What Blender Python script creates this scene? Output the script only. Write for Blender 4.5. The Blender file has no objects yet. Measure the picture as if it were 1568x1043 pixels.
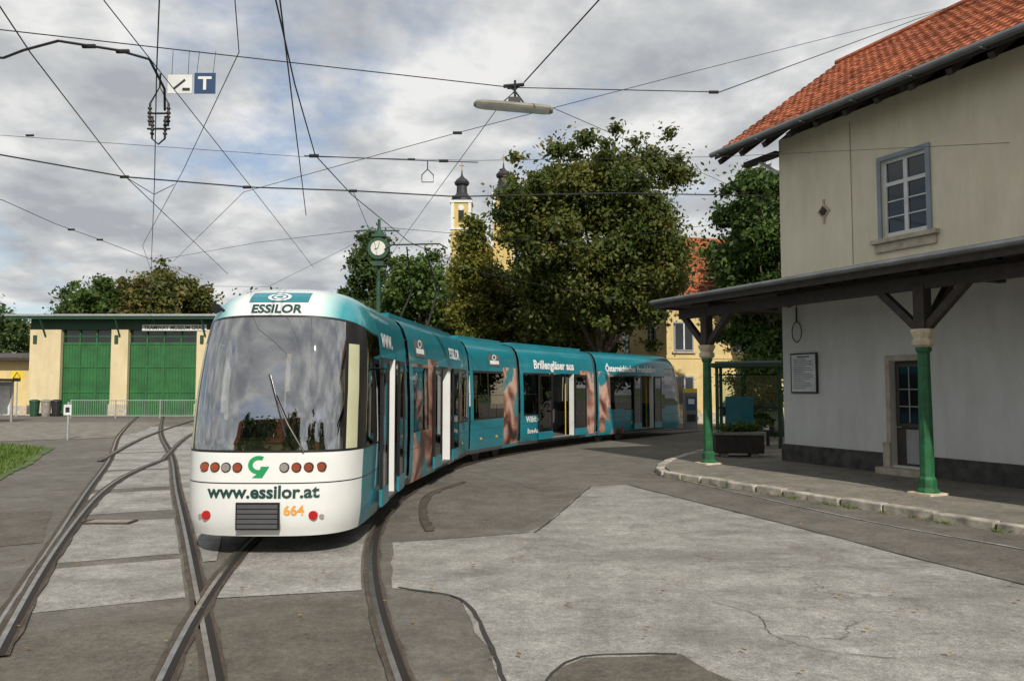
import bpy, math, random
import numpy as np
from mathutils import Vector, Matrix
random.seed(7); RNG=np.random.default_rng(11)
scene=bpy.context.scene; COL=scene.collection

# ------------------------------------------------------------------ materials
def newmat(name):
    m=bpy.data.materials.new(name); m.use_nodes=True
    nt=m.node_tree; b=nt.nodes.get("Principled BSDF"); return m,nt,b
def lk(nt,a,b): nt.links.new(a,b)
def ramp(nt,stops):
    r=nt.nodes.new("ShaderNodeValToRGB"); e=r.color_ramp.elements
    while len(e)<len(stops): e.new(0.5)
    for i,(p,c) in enumerate(stops):
        e[i].position=p; e[i].color=(c[0],c[1],c[2],1)
    return r
def noise(nt,scale,detail=4,rough=0.55,vec=None,dist=0):
    n=nt.nodes.new("ShaderNodeTexNoise"); n.inputs['Scale'].default_value=scale
    n.inputs['Detail'].default_value=detail; n.inputs['Roughness'].default_value=rough
    n.inputs['Distortion'].default_value=dist
    if vec is None:
        tc=nt.nodes.new("ShaderNodeTexCoord"); vec=tc.outputs['Object']
    lk(nt,vec,n.inputs['Vector']); return n
def mixc(nt,fac,a,b,mode='MIX'):
    m=nt.nodes.new("ShaderNodeMix"); m.data_type='RGBA'; m.blend_type=mode
    if isinstance(fac,(int,float)): m.inputs[0].default_value=fac
    else: lk(nt,fac,m.inputs[0])
    for i,x in ((6,a),(7,b)):
        if isinstance(x,(tuple,list)): m.inputs[i].default_value=(x[0],x[1],x[2],1)
        else: lk(nt,x,m.inputs[i])
    return m.outputs[2]
def bump(nt,b,h,strength=0.3,dist=0.02):
    bp=nt.nodes.new("ShaderNodeBump"); bp.inputs['Strength'].default_value=strength
    bp.inputs['Distance'].default_value=dist; lk(nt,h,bp.inputs['Height']); lk(nt,bp.outputs[0],b.inputs['Normal'])
def simple(name,c,rough=0.5,metal=0,var=0.15,scale=3,bmp=0,coat=0,spec=0.5):
    m,nt,b=newmat(name)
    n=noise(nt,scale,5)
    r=ramp(nt,[(0.3,[x*(1-var) for x in c]),(0.7,[min(1,x*(1+var)) for x in c])])
    lk(nt,n.outputs[0],r.inputs[0]); lk(nt,r.outputs[0],b.inputs['Base Color'])
    b.inputs['Roughness'].default_value=rough; b.inputs['Metallic'].default_value=metal
    b.inputs['Coat Weight'].default_value=coat; b.inputs['Specular IOR Level'].default_value=spec
    if bmp:
        n2=noise(nt,scale*12,4); bump(nt,b,n2.outputs[0],bmp,0.01)
    return m
def paving(name,c1,c2,speck=0.25,rough=0.92,big=0.35,crack=True,stain=.5):
    m,nt,b=newmat(name)
    n=noise(nt,big,7,0.68); n2=noise(nt,2.2,7,0.72); n3=noise(nt,60,3,0.75); n6=noise(nt,14,5,0.75)
    r=ramp(nt,[(0.32,c1),(0.68,c2)]); lk(nt,n.outputs[0],r.inputs[0])
    r2=ramp(nt,[(0.3,(0.66,0.65,0.63)),(0.7,(1.17,1.17,1.17))]); lk(nt,n2.outputs[0],r2.inputs[0])
    r3=ramp(nt,[(0.35,(1-speck,)*3),(0.7,(1+speck*1.2,)*3)]); lk(nt,n3.outputs[0],r3.inputs[0])
    r6=ramp(nt,[(0.35,(0.76,0.755,0.74)),(0.68,(1.2,1.2,1.2))]); lk(nt,n6.outputs[0],r6.inputs[0])
    o=mixc(nt,1,r.outputs[0],r2.outputs[0],'MULTIPLY'); o=mixc(nt,1,o,r3.outputs[0],'MULTIPLY'); o=mixc(nt,1,o,r6.outputs[0],'MULTIPLY')
    if crack:
        tc=nt.nodes.new("ShaderNodeTexCoord")
        nd=noise(nt,0.9,5,0.65); ad=nt.nodes.new("ShaderNodeVectorMath"); ad.operation='MULTIPLY_ADD'
        lk(nt,nd.outputs[1],ad.inputs[0]); ad.inputs[1].default_value=(1.6,1.6,0); lk(nt,tc.outputs['Object'],ad.inputs[2])
        v=nt.nodes.new("ShaderNodeTexVoronoi"); v.feature='DISTANCE_TO_EDGE'; v.inputs['Scale'].default_value=0.33
        lk(nt,ad.outputs[0],v.inputs['Vector'])
        rc=ramp(nt,[(0.0,(1,1,1)),(0.004,(0,0,0))]); lk(nt,v.outputs[0],rc.inputs[0])
        nm=noise(nt,0.5,2); rm=ramp(nt,[(0.5,(0,0,0)),(0.6,(0.7,)*3)]); lk(nt,nm.outputs[0],rm.inputs[0])
        f=mixc(nt,1,rc.outputs[0],rm.outputs[0],'MULTIPLY')
        o=mixc(nt,f,o,(0.05,0.047,0.04))
        # directional tyre-worn streaks
        mp=nt.nodes.new("ShaderNodeMapping"); mp.inputs['Rotation'].default_value=(0,0,math.radians(35)); mp.inputs['Scale'].default_value=(0.25,1.3,1)
        lk(nt,tc.outputs['Object'],mp.inputs[0]); nst=noise(nt,0.9,6,0.62,vec=mp.outputs[0],dist=.3)
        rst=ramp(nt,[(0.5,(0,0,0)),(0.72,(stain,)*3)]); lk(nt,nst.outputs[0],rst.inputs[0])
        o=mixc(nt,rst.outputs[0],o,(0.11,0.102,0.088))
        ns=noise(nt,0.8,6,0.65,dist=0.6); rs=ramp(nt,[(0.54,(0,0,0)),(0.75,(stain,)*3)]); lk(nt,ns.outputs[0],rs.inputs[0])
        o=mixc(nt,rs.outputs[0],o,(0.08,0.072,0.06))
        nv=noise(nt,7,4,0.6); rv=ramp(nt,[(0.66,(0,0,0)),(0.72,(0.55,)*3)]); lk(nt,nv.outputs[0],rv.inputs[0])
        o=mixc(nt,rv.outputs[0],o,(0.05,0.046,0.04))
    lk(nt,o,b.inputs['Base Color']); b.inputs['Roughness'].default_value=rough
    b.inputs['Specular IOR Level'].default_value=0.25
    bump(nt,b,n3.outputs[0],0.7,0.012); return m
def glass(name,tint,refl=0.14):
    m=bpy.data.materials.new(name); m.use_nodes=True; nt=m.node_tree; nt.nodes.clear()
    o=nt.nodes.new("ShaderNodeOutputMaterial"); mx=nt.nodes.new("ShaderNodeMixShader")
    t=nt.nodes.new("ShaderNodeBsdfTransparent"); t.inputs[0].default_value=(*tint,1)
    g=nt.nodes.new("ShaderNodeBsdfGlossy"); g.inputs['Roughness'].default_value=0.01; g.inputs[0].default_value=(1,1,1,1)
    f=nt.nodes.new("ShaderNodeFresnel"); f.inputs[0].default_value=1.5
    a=nt.nodes.new("ShaderNodeMath"); a.operation='ADD'; a.inputs[1].default_value=refl; a.use_clamp=True
    lk(nt,f.outputs[0],a.inputs[0]); lk(nt,a.outputs[0],mx.inputs[0]); lk(nt,t.outputs[0],mx.inputs[1]); lk(nt,g.outputs[0],mx.inputs[2])
    lk(nt,mx.outputs[0],o.inputs[0]); return m
def foliage(name,c1,c2,c3):
    m=bpy.data.materials.new(name); m.use_nodes=True; nt=m.node_tree; nt.nodes.clear()
    o=nt.nodes.new("ShaderNodeOutputMaterial"); g=nt.nodes.new("ShaderNodeNewGeometry")
    r=ramp(nt,[(0.0,c1),(0.55,c2),(1.0,c3)])
    n=noise(nt,0.5,4,0.6); ma=nt.nodes.new("ShaderNodeMath"); ma.operation='MULTIPLY_ADD'
    lk(nt,g.outputs['Random Per Island'],ma.inputs[0]); ma.inputs[1].default_value=0.55
    s=nt.nodes.new("ShaderNodeMath"); s.operation='MULTIPLY_ADD'; s.inputs[1].default_value=1.7; s.inputs[2].default_value=-0.55
    lk(nt,n.outputs[0],s.inputs[0]); lk(nt,s.outputs[0],ma.inputs[2]); lk(nt,ma.outputs[0],r.inputs[0])
    d=nt.nodes.new("ShaderNodeBsdfPrincipled"); d.inputs['Roughness'].default_value=0.5; d.inputs['Specular IOR Level'].default_value=0.3
    t=nt.nodes.new("ShaderNodeBsdfTranslucent"); mx=nt.nodes.new("ShaderNodeMixShader"); mx.inputs[0].default_value=0.33
    lk(nt,r.outputs[0],d.inputs['Base Color']); lk(nt,r.outputs[0],t.inputs[0])
    lk(nt,d.outputs[0],mx.inputs[1]); lk(nt,t.outputs[0],mx.inputs[2]); lk(nt,mx.outputs[0],o.inputs[0]); return m
def plaster(name,c,dirt=0.35):
    m,nt,b=newmat(name)
    n=noise(nt,0.6,7,0.68); n2=noise(nt,30,4,0.6)
    r=ramp(nt,[(0.25,[x*(1-dirt) for x in c]),(0.6,c)]); lk(nt,n.outputs[0],r.inputs[0])
    tc=nt.nodes.new("ShaderNodeTexCoord"); mp=nt.nodes.new("ShaderNodeMapping"); mp.inputs['Scale'].default_value=(1.6,1.6,0.35)
    lk(nt,tc.outputs['Object'],mp.inputs[0]); n3=noise(nt,1.3,7,0.7,vec=mp.outputs[0])
    r3=ramp(nt,[(0.3,(0.86,0.85,0.83)),(0.6,(1,1,1))]); lk(nt,n3.outputs[0],r3.inputs[0])
    o=mixc(nt,1,r.outputs[0],r3.outputs[0],'MULTIPLY'); lk(nt,o,b.inputs['Base Color'])
    b.inputs['Roughness'].default_value=0.9; b.inputs['Specular IOR Level'].default_value=0.2
    bump(nt,b,n2.outputs[0],0.35,0.01); return m

M={}
M['asphalt']=paving('asphalt',(0.14,0.13,0.114),(0.2,0.188,0.168))
M['asphalt_light']=paving('asphalt_light',(0.28,0.273,0.256),(0.4,0.39,0.37),0.32,big=0.5,stain=.62)
M['asphalt_mid']=paving('asphalt_mid',(0.125,0.112,0.094),(0.17,0.153,0.13),0.25)
M['slab']=paving('track_slab',(0.29,0.283,0.267),(0.41,0.4,0.382),0.32,crack=True,big=1.2,stain=.45)
M['platform']=paving('platform_asphalt',(0.22,0.2,0.172),(0.28,0.257,0.223),0.2)
M['tar']=simple('tar_seam',(0.035,0.033,0.03),0.8)
M['rail']=simple('rail_steel',(0.38,0.36,0.33),0.3,0.9,0.3,6)
M['rust']=simple('rail_rust',(0.07,0.045,0.03),0.9,0,0.4,9)
M['groove']=simple('rail_groove',(0.014,0.011,0.009),0.95)
M['railbed']=paving('rail_bedding',(0.075,0.064,0.052),(0.125,0.108,0.09),0.3,crack=False,big=1.5)
M['kerbstone']=simple('granite_kerb',(0.36,0.33,0.28),0.9,0,0.55,3.5,0.8)
M['gravel']=paving('gravel',(0.16,0.14,0.12),(0.32,0.3,0.27),0.6,crack=False,big=1.5)
M['grass']=simple('grass_soil',(0.07,0.11,0.025),0.95,0,0.4,1.5,0.6)
M['blade']=foliage('grass_blades',(0.05,0.09,0.015),(0.1,0.17,0.03),(0.18,0.24,0.06))
M['teal']=simple('paint_teal',(0.01,0.19,0.245),0.3,0,0.1,1.2,coat=0.5)
M['white']=simple('paint_white',(0.72,0.73,0.715),0.3,0,0.05,2,coat=0.4)
M['whitep']=simple('white_letters',(0.82,0.83,0.83),0.4,0,0.02)
M['blackp']=simple('black_trim',(0.012,0.012,0.013),0.35)
M['grey']=simple('grey_plastic',(0.07,0.07,0.075),0.6)
M['cream']=simple('cream_trim',(0.5,0.5,0.33),0.35,0,0.1,2)
M['letters']=simple('dark_green_letters',(0.01,0.05,0.045),0.4)
M['green_logo']=simple('green_logo',(0.01,0.28,0.09),0.4)
M['orange']=simple('orange_numerals',(0.8,0.38,0.07),0.5)
M['red']=simple('red_lens',(0.4,0.012,0.012),0.15,coat=1)
M['amber']=simple('brown_lens',(0.28,0.06,0.025),0.15,coat=1)
M['headlight']=simple('headlight',(0.35,0.33,0.3),0.1,0.3,coat=1)
M['seat']=simple('seat_fabric',(0.1,0.075,0.1),0.8)
M['floor']=simple('tram_floor',(0.12,0.12,0.13),0.7)
M['inner']=simple('tram_lining',(0.45,0.46,0.45),0.6)
M['glass']=glass('window_glass',(0.16,0.18,0.18),0.06)
M['windscreen']=glass('windscreen_glass',(0.26,0.28,0.26),0.34)
M['clearglass']=glass('clear_glass',(0.75,0.85,0.85),0.05)
M['bellows']=simple('rubber_bellows',(0.03,0.06,0.065),0.7)
M['cream_wall']=plaster('cream_plaster',(0.8,0.72,0.55),0.12)
M['depot_wall']=plaster('depot_plaster',(0.68,0.57,0.36),0.14)
M['grey_wall']=plaster('greywhite_plaster',(0.72,0.72,0.7),0.12)
M['yellow_wall']=plaster('yellow_plaster',(0.7,0.55,0.27),0.2)
M['church_wall']=plaster('church_plaster',(0.6,0.45,0.18),0.2)
M['plinth']=simple('stone_plinth',(0.07,0.066,0.062),0.85,0,0.5,4,0.6)
M['stone']=simple('stone_trim',(0.46,0.4,0.31),0.85,0,0.25,5,0.3)
M['darkwood']=simple('dark_timber',(0.04,0.031,0.026),0.75,0,0.3,6,0.4)
M['soffit']=simple('soffit_boards',(0.08,0.07,0.06),0.8,0,0.3,4,0.3)
M['greenpost']=simple('green_post_paint',(0.014,0.105,0.038),0.5,0,0.4,5,0.3)
M['capital']=simple('capital_paint',(0.55,0.47,0.34),0.7,0,0.25,6)
M['zinc']=simple('zinc_sheet',(0.2,0.21,0.21),0.5,0.6,0.25,2)
M['darkroof']=simple('canopy_roofing',(0.06,0.065,0.065),0.6,0.1,0.3,2)
M['winframe']=simple('window_frame_white',(0.62,0.63,0.62),0.5)
M['winsur']=simple('window_surround_greyblue',(0.24,0.29,0.33),0.7)
M['darkglass']=simple('dark_window',(0.012,0.014,0.016),0.06,0,0.2,1,spec=0.8)
M['door']=simple('door_brown',(0.06,0.05,0.04),0.5)
M['doorpanel']=simple('door_panel',(0.35,0.36,0.36),0.6)
M['gategreen']=simple('gate_green',(0.02,0.12,0.032),0.65,0,0.25,1.2,0.2)
M['friezegreen']=simple('frieze_green',(0.015,0.06,0.03),0.6)
M['galv']=simple('galvanised_steel',(0.42,0.44,0.44),0.45,0.6,0.15,5)
M['wire']=simple('wire_black',(0.03,0.03,0.032),0.5,0.3)
M['iron']=simple('dark_iron',(0.03,0.03,0.032),0.55,0.4)
M['bark']=simple('bark',(0.09,0.07,0.052),0.95,0,0.35,5,0.8)
M['signblue']=simple('sign_blue',(0.02,0.05,0.12),0.4)
M['yellow']=simple('sign_yellow',(0.7,0.5,0.03),0.5)
M['concrete']=simple('concrete',(0.26,0.24,0.21),0.9,0,0.25,4,0.5)
M['steelblue']=simple('machine_blue',(0.03,0.07,0.14),0.5)
M['copper']=simple('cupola_dark',(0.025,0.024,0.03),0.6)
M['gold']=simple('gold_cross',(0.5,0.35,0.1),0.4,0.7)
M['lampgrey']=simple('lamp_housing',(0.22,0.21,0.17),0.5,0.1,0.25,5)
M['diff']=simple('lamp_diffuser',(0.6,0.6,0.56),0.3)
m,nt,b=newmat('paint_fade'); tc=nt.nodes.new("ShaderNodeTexCoord"); sp=nt.nodes.new("ShaderNodeSeparateXYZ"); lk(nt,tc.outputs['Object'],sp.inputs[0])
a=nt.nodes.new("ShaderNodeMath"); a.operation='ADD'; a.inputs[1].default_value=2.99; lk(nt,sp.outputs[0],a.inputs[0])
a2=nt.nodes.new("ShaderNodeMath"); a2.operation='ABSOLUTE'; lk(nt,a.outputs[0],a2.inputs[0])
r=ramp(nt,[(0.5,(0.68,0.71,0.7)),(0.8,(0.03,0.28,0.33))]); r.color_ramp.elements.new(0.65).color=(0.36,0.57,0.57,1)
lk(nt,a2.outputs[0],r.inputs[0]); lk(nt,r.outputs[0],b.inputs['Base Color']); b.inputs['Roughness'].default_value=0.25; b.inputs['Coat Weight'].default_value=0.5
M['fade']=m
m,nt,b=newmat('ad_print'); n=noise(nt,0.95,2,0.45,dist=1.4); n5=noise(nt,1.1,2,0.4,dist=0.5)
r=ramp(nt,[(0.30,(0.02,0.01,0.01)),(0.40,(0.14,0.045,0.03)),(0.48,(0.34,0.15,0.1)),(0.56,(0.5,0.29,0.22)),(0.66,(0.58,0.41,0.34)),(0.75,(0.3,0.09,0.06))]); lk(nt,n.outputs[0],r.inputs[0])
r5=ramp(nt,[(0.56,(0,0,0)),(0.60,(1,1,1))]); lk(nt,n5.outputs[0],r5.inputs[0])
lk(nt,mixc(nt,r5.outputs[0],r.outputs[0],(0.02,0.2,0.25)),b.inputs['Base Color']); b.inputs['Roughness'].default_value=0.35; b.inputs['Coat Weight'].default_value=0.3
M['ad']=m
m,nt,b=newmat('roof_tiles'); n=noise(nt,0.9,6,0.7); n2=noise(nt,9,4,0.6)
r=ramp(nt,[(0.3,(0.2,0.055,0.028)),(0.5,(0.42,0.115,0.045)),(0.7,(0.52,0.17,0.065))]); lk(nt,n2.outputs[0],r.inputs[0])
r2=ramp(nt,[(0.35,(0.45,0.42,0.38)),(0.6,(1,1,1))]); lk(nt,n.outputs[0],r2.inputs[0])
lk(nt,mixc(nt,1,r.outputs[0],r2.outputs[0],'MULTIPLY'),b.inputs['Base Color']); b.inputs['Roughness'].default_value=0.85; M['tile']=m
M['leaf_chestnut']=foliage('leaf_chestnut',(0.032,0.052,0.011),(0.078,0.108,0.021),(0.19,0.175,0.04))
M['leaf_green']=foliage('leaf_green',(0.024,0.05,0.011),(0.065,0.12,0.024),(0.125,0.18,0.042))
M['leaf_yellow']=foliage('leaf_yellowing',(0.05,0.07,0.012),(0.13,0.145,0.023),(0.25,0.22,0.04))
M['leaf_dark']=foliage('leaf_dark',(0.02,0.042,0.012),(0.05,0.09,0.022),(0.09,0.13,0.035))
M['leaf_autumn']=foliage('leaf_autumn',(0.045,0.06,0.015),(0.09,0.11,0.025),(0.22,0.15,0.045))
M['litter']=foliage('fallen_leaves',(0.12,0.06,0.02),(0.25,0.16,0.05),(0.4,0.3,0.12))

# ------------------------------------------------------------------ mesh builder
class MB:
    def __init__(s): s.v=[];s.f=[];s.m=[];s.k=[]
    def mi(s,k):
        if k not in s.k: s.k.append(k)
        return s.k.index(k)
    def face(s,pts,k):
        n=len(s.v); s.v+= [tuple(p) for p in pts]; s.f.append(tuple(range(n,n+len(pts)))); s.m.append(s.mi(k))
    def box(s,x0,x1,y0,y1,z0,z1,k,mx=None):
        P=[Vector((x,y,z)) for z in (z0,z1) for y in (y0,y1) for x in (x0,x1)]
        if mx is not None: P=[mx@p for p in P]
        n=len(s.v); s.v+=[tuple(p) for p in P]
        for q in ((0,2,3,1),(4,5,7,6),(0,1,5,4),(2,6,7,3),(0,4,6,2),(1,3,7,5)):
            s.f.append(tuple(n+i for i in q)); s.m.append(s.mi(k))
    def tube(s,pts,r,k,seg=6,cap=True):
        pts=[Vector(p) for p in pts]; rs=r if isinstance(r,(list,tuple)) else [r]*len(pts)
        n0=len(s.v)
        for i,p in enumerate(pts):
            d=(pts[min(i+1,len(pts)-1)]-pts[max(i-1,0)]).normalized()
            a=Vector((0,0,1)) if abs(d.z)<0.9 else Vector((1,0,0))
            x=d.cross(a).normalized(); y=d.cross(x)
            for j in range(seg):
                t=2*math.pi*j/seg; s.v.append(tuple(p+(x*math.cos(t)+y*math.sin(t))*rs[i]))
        for i in range(len(pts)-1):
            for j in range(seg):
                a=n0+i*seg+j; b_=n0+i*seg+(j+1)%seg
                s.f.append((a,b_,b_+seg,a+seg)); s.m.append(s.mi(k))
        if cap:
            s.f.append(tuple(n0+j for j in range(seg))[::-1]); s.m.append(s.mi(k))
            e=n0+(len(pts)-1)*seg; s.f.append(tuple(e+j for j in range(seg))); s.m.append(s.mi(k))
    def lathe(s,c,prof,k,seg=12,rot=0):
        n0=len(s.v)
        for z,r in prof:
            for j in range(seg):
                t=rot+2*math.pi*j/seg; s.v.append((c[0]+r*math.cos(t),c[1]+r*math.sin(t),c[2]+z))
        for i in range(len(prof)-1):
            for j in range(seg):
                a=n0+i*seg+j; b_=n0+i*seg+(j+1)%seg
                s.f.append((a,b_,b_+seg,a+seg)); s.m.append(s.mi(k))
        e=n0+(len(prof)-1)*seg; s.f.append(tuple(e+j for j in range(seg))); s.m.append(s.mi(k))
    def disc(s,c,nrm,r,k,th=0.02,seg=16):
        c=Vector(c); nrm=Vector(nrm).normalized(); s.tube([c,c+nrm*th],r,k,seg)
    def obj(s,name,parent=None,mx=None,smooth=False,bevel=0,autos=False):
        me=bpy.data.meshes.new(name); me.from_pydata(s.v,[],s.f)
        for k in s.k: me.materials.append(M[k])
        me.polygons.foreach_set('material_index',s.m); me.update()
        o=bpy.data.objects.new(name,me); COL.objects.link(o)
        if mx is not None: o.matrix_world=mx
        if parent is not None: o.parent=parent; o.matrix_parent_inverse=parent.matrix_world.inverted() if mx is not None else Matrix()
        if smooth:
            me.polygons.foreach_set('use_smooth',[True]*len(me.polygons))
        if bevel:
            b=o.modifiers.new('bevel','BEVEL'); b.width=bevel; b.segments=2; b.limit_method='ANGLE'
        return o
def empty(name,loc=(0,0,0)):
    o=bpy.data.objects.new(name,None); COL.objects.link(o); o.location=loc; o.empty_display_size=0.3; return o

def spline(P,step=0.4):
    P=[Vector((p[0],p[1],0)) for p in P]; out=[]
    for i in range(len(P)-1):
        p0=P[max(i-1,0)];p1=P[i];p2=P[i+1];p3=P[min(i+2,len(P)-1)]
        if i==0: p0=p1*2-p2
        if i+2>len(P)-1: p3=p2*2-p1
        n=max(2,int((p2-p1).length/step))
        for j in range(n):
            t=j/n
            out.append(0.5*((2*p1)+(-p0+p2)*t+(2*p0-5*p1+4*p2-p3)*t*t+(-p0+3*p1-3*p2+p3)*t**3))
    out.append(P[-1]); return out
def relax(L,n=120):
    for _ in range(n):
        L=[L[0]]+[(L[i-1]+L[i]*2+L[i+1])/4 for i in range(1,len(L)-1)]+[L[-1]]
    return L
def offset(L,d): # d>0 -> right of travel
    o=[]
    for i,p in enumerate(L):
        t=(L[min(i+1,len(L)-1)]-L[max(i-1,0)]).normalized(); o.append(p+Vector((t.y,-t.x,0))*d)
    return o
def strip(mb,A,B,z,k,z2=None):
    for i in range(len(A)-1):
        mb.face([(A[i].x,A[i].y,z),(B[i].x,B[i].y,z if z2 is None else z2),(B[i+1].x,B[i+1].y,z if z2 is None else z2),(A[i+1].x,A[i+1].y,z)],k)
def ribbon(mb,P,w,z,k,jit=0.0,step=0.15,smooth=True):
    L=spline(P,step) if smooth else [Vector((p[0],p[1],0)) for p in P]
    if jit: L=[p+Vector((random.uniform(-jit,jit),random.uniform(-jit,jit),0)) for p in L]
    A=offset(L,-w/2); B=offset(L,w/2)
    if jit: A=[a+Vector((random.uniform(-w,w)*.25,random.uniform(-w,w)*.25,0)) for a in A]
    strip(mb,A,B,z,k)
def sheet(name,P,z,k,jit=0.03,step=0.35,smooth=False):
    out=[]
    n=len(P)
    for i in range(n):
        a=Vector((P[i][0],P[i][1],0)); b_=Vector((P[(i+1)%n][0],P[(i+1)%n][1],0)); c=max(1,int((b_-a).length/step))
        for j in range(c):
            q=a.lerp(b_,j/c); out.append((q.x+random.uniform(-jit,jit),q.y+random.uniform(-jit,jit),z))
    mb=MB(); mb.face(out,k); return mb.obj(name)

# ------------------------------------------------------------------ camera
cam_d=bpy.data.cameras.new("camera"); cam=bpy.data.objects.new("camera",cam_d); COL.objects.link(cam)
cam_d.sensor_width=36; cam_d.lens=36*1196/1568; cam_d.clip_end=2000; cam_d.clip_start=0.05
cam.location=(0,0,2.05); cam.rotation_euler=(math.radians(90+3.37),0,0); scene.camera=cam

# ------------------------------------------------------------------ world + sun
SD=Vector((0.22,-0.84,0.0)).normalized(); EL=math.radians(37)
w=bpy.data.worlds.new("World"); scene.world=w; w.use_nodes=True; nt=w.node_tree; nt.nodes.clear()
out=nt.nodes.new("ShaderNodeOutputWorld"); bg=nt.nodes.new("ShaderNodeBackground"); bg.inputs[1].default_value=0.1
sky=nt.nodes.new("ShaderNodeTexSky"); sky.sky_type='NISHITA'; sky.sun_disc=False; sky.sun_elevation=EL; sky.sun_rotation=math.atan2(SD.x,SD.y)
tc=nt.nodes.new("ShaderNodeTexCoord"); sp=nt.nodes.new("ShaderNodeSeparateXYZ"); lk(nt,tc.outputs['Generated'],sp.inputs[0])
def mth(op,a,b_=None,c=None):
    n=nt.nodes.new("ShaderNodeMath"); n.operation=op
    for i,x in enumerate((a,b_,c)):
        if x is None: continue
        if isinstance(x,(int,float)): n.inputs[i].default_value=x
        else: lk(nt,x,n.inputs[i])
    return n.outputs[0]
za=mth('ADD',mth('MAXIMUM',sp.outputs[2],0.0),0.24)
cb=nt.nodes.new("ShaderNodeCombineXYZ"); lk(nt,mth('DIVIDE',sp.outputs[0],za),cb.inputs[0]); lk(nt,mth('DIVIDE',sp.outputs[1],za),cb.inputs[1]); cb.inputs[2].default_value=5.3
n1=noise(nt,1.5,10,0.58,vec=cb.outputs[0],dist=0.1); n2=noise(nt,3.2,10,0.56,vec=cb.outputs[0],dist=0.15)
# coverage thins towards the low western sky
cov=mth('ADD',mth('MULTIPLY_ADD',sp.outputs[0],0.05,n1.outputs[0]),mth('MULTIPLY',sp.outputs[2],0.12))
rf=ramp(nt,[(0.38,(0.25,0.25,0.25)),(0.49,(1,1,1))]); lk(nt,cov,rf.inputs[0])
core=mth('MULTIPLY_ADD',n1.outputs[0],-0.6,mth('ADD',n2.outputs[0],0.31))
rc=ramp(nt,[(0.36,(4.2,4.4,4.7)),(0.50,(5.9,6.05,6.15)),(0.64,(8.6,8.55,8.4))]); lk(nt,core,rc.inputs[0])
skb=mixc(nt,1,sky.outputs[0],(1.0,1.06,1.12),'MULTIPLY')
lk(nt,mixc(nt,rf.outputs[0],skb,rc.outputs[0]),bg.inputs[0]); lk(nt,bg.outputs[0],out.inputs[0])
sl=bpy.data.lights.new("sun","SUN"); sl.energy=4.0; sl.angle=math.radians(0.6); sl.color=(1.0,0.94,0.83)
so=bpy.data.objects.new("sun",sl); COL.objects.link(so)
sd=Vector((SD.x*math.cos(EL),SD.y*math.cos(EL),math.sin(EL))); so.rotation_euler=sd.to_track_quat('Z','Y').to_euler(); so.location=(0,0,30)
scene.view_settings.view_transform='Standard'; scene.view_settings.look='None'; scene.view_settings.exposure=0

# ------------------------------------------------------------------ ground
mb=MB(); mb.face([(-900,-300,0),(900,-300,0),(900,1200,0),(-900,1200,0)],'asphalt'); mb.obj('ground')
mb=MB(); mb.face([(-600,78,.006),(600,78,.006),(600,900,.006),(-600,900,.006)],'grass'); mb.obj('meadow')
sheet('light_road_surface',[(1.62,16.2),(2.4,16.5),(3.16,14.3),(4.3,11.1),(4.8,9.5),(5.3,8.2),(6.2,5.5),(7.5,2),(-.0,2),(-.05,5.57),(-.5,7.67),(-1.2,8.1),(-1.6,10.4),(.1,11.05),(.46,11.6)],.004,'asphalt_light',0.04)
sheet('repair_patch',[(.28,5.7),(.53,6.05),(1.27,6.1),(1.6,5.4),(1.4,3),(.1,3)],.008,'asphalt_mid',0.03)
sheet('repair_patch',[(-8.3,9),(-6.2,10.4),(-7.6,13),(-10.5,12.4)],.006,'asphalt_mid',0.05,.3)
seam=MB()
ribbon(seam,[(-.0,4.8),(-.06,5.57),(-.22,6.6),(-.5,7.67),(-1.16,8.1)],.035,.012,'tar',.008)
ribbon(seam,[(.15,5.0),(.28,5.7),(.53,6.05),(.9,6.12),(1.27,6.1)],.025,.012,'tar',.01)
ribbon(seam,[(2.4,16.5),(3.16,14.3),(4.3,11.1),(4.8,9.5),(5.3,8.2)],.03,.012,'tar',.008)
ribbon(seam,[(1.62,16.2),(.46,11.6),(.1,11.05),(-1.5,10.45)],.02,.012,'tar',.008)
ribbon(seam,[(1.9,7.6),(2.2,7.1),(2.15,6.6),(2.4,6.2),(2.9,6.0)],.007,.0125,'tar',.014,.07)
ribbon(seam,[(2.2,9.6),(2.7,9.2),(3.6,9.1),(4.2,8.7)],.007,.0125,'tar',.012,.08)
ribbon(seam,[(-1.0,17),(-1.55,14.9),(-1.4,12.6),(-1.15,11.2)],.13,.013,'railbed',.01)
ribbon(seam,[(-1.07,17),(-1.62,14.9),(-1.47,12.6),(-1.22,11.2)],.03,.016,'rust',.003)
ribbon(seam,[(3.2,19),(5.2,12.6),(6.6,9.6),(8,6)],.04,.012,'slab',.012)
seam.obj('tar_joint')

# tracks
trackA=[(-1.2,3.6),(-2.07,5.57),(-3.23,8.1),(-4.94,11.9),(-6.8,15.9),(-9.9,22.9),(-14.3,32),(-19,42.5),(-24.9,56)]
trackB=[(-.15,3.4),(-.86,5.57),(-1.4,7.6),(-1.8,9.65),(-2.1,11.5),(-2.15,14.1),(-1.42,20.6),(-.08,23.9),(2.7,28.6),(7.2,34.5),(13,41)]
GA=1.6
A_r=relax(spline(trackA,.3)); A_l=offset(A_r,-GA); B_r=relax(spline(trackB,.3)); B_l=offset(B_r,-GA)
swt=relax(spline([(-3.9,6.0),(-5.35,9.0),(-6.7,12.2),(-7.98,15.2),(-9.1,18.5),(-9.75,22)],.3))
gate2_r=relax(spline([(-9.75,22),(-12.6,30),(-15.6,40),(-19.8,56)],.4))
gate2_l=offset(gate2_r,-GA)
tr=MB(); lvl=[0]
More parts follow.
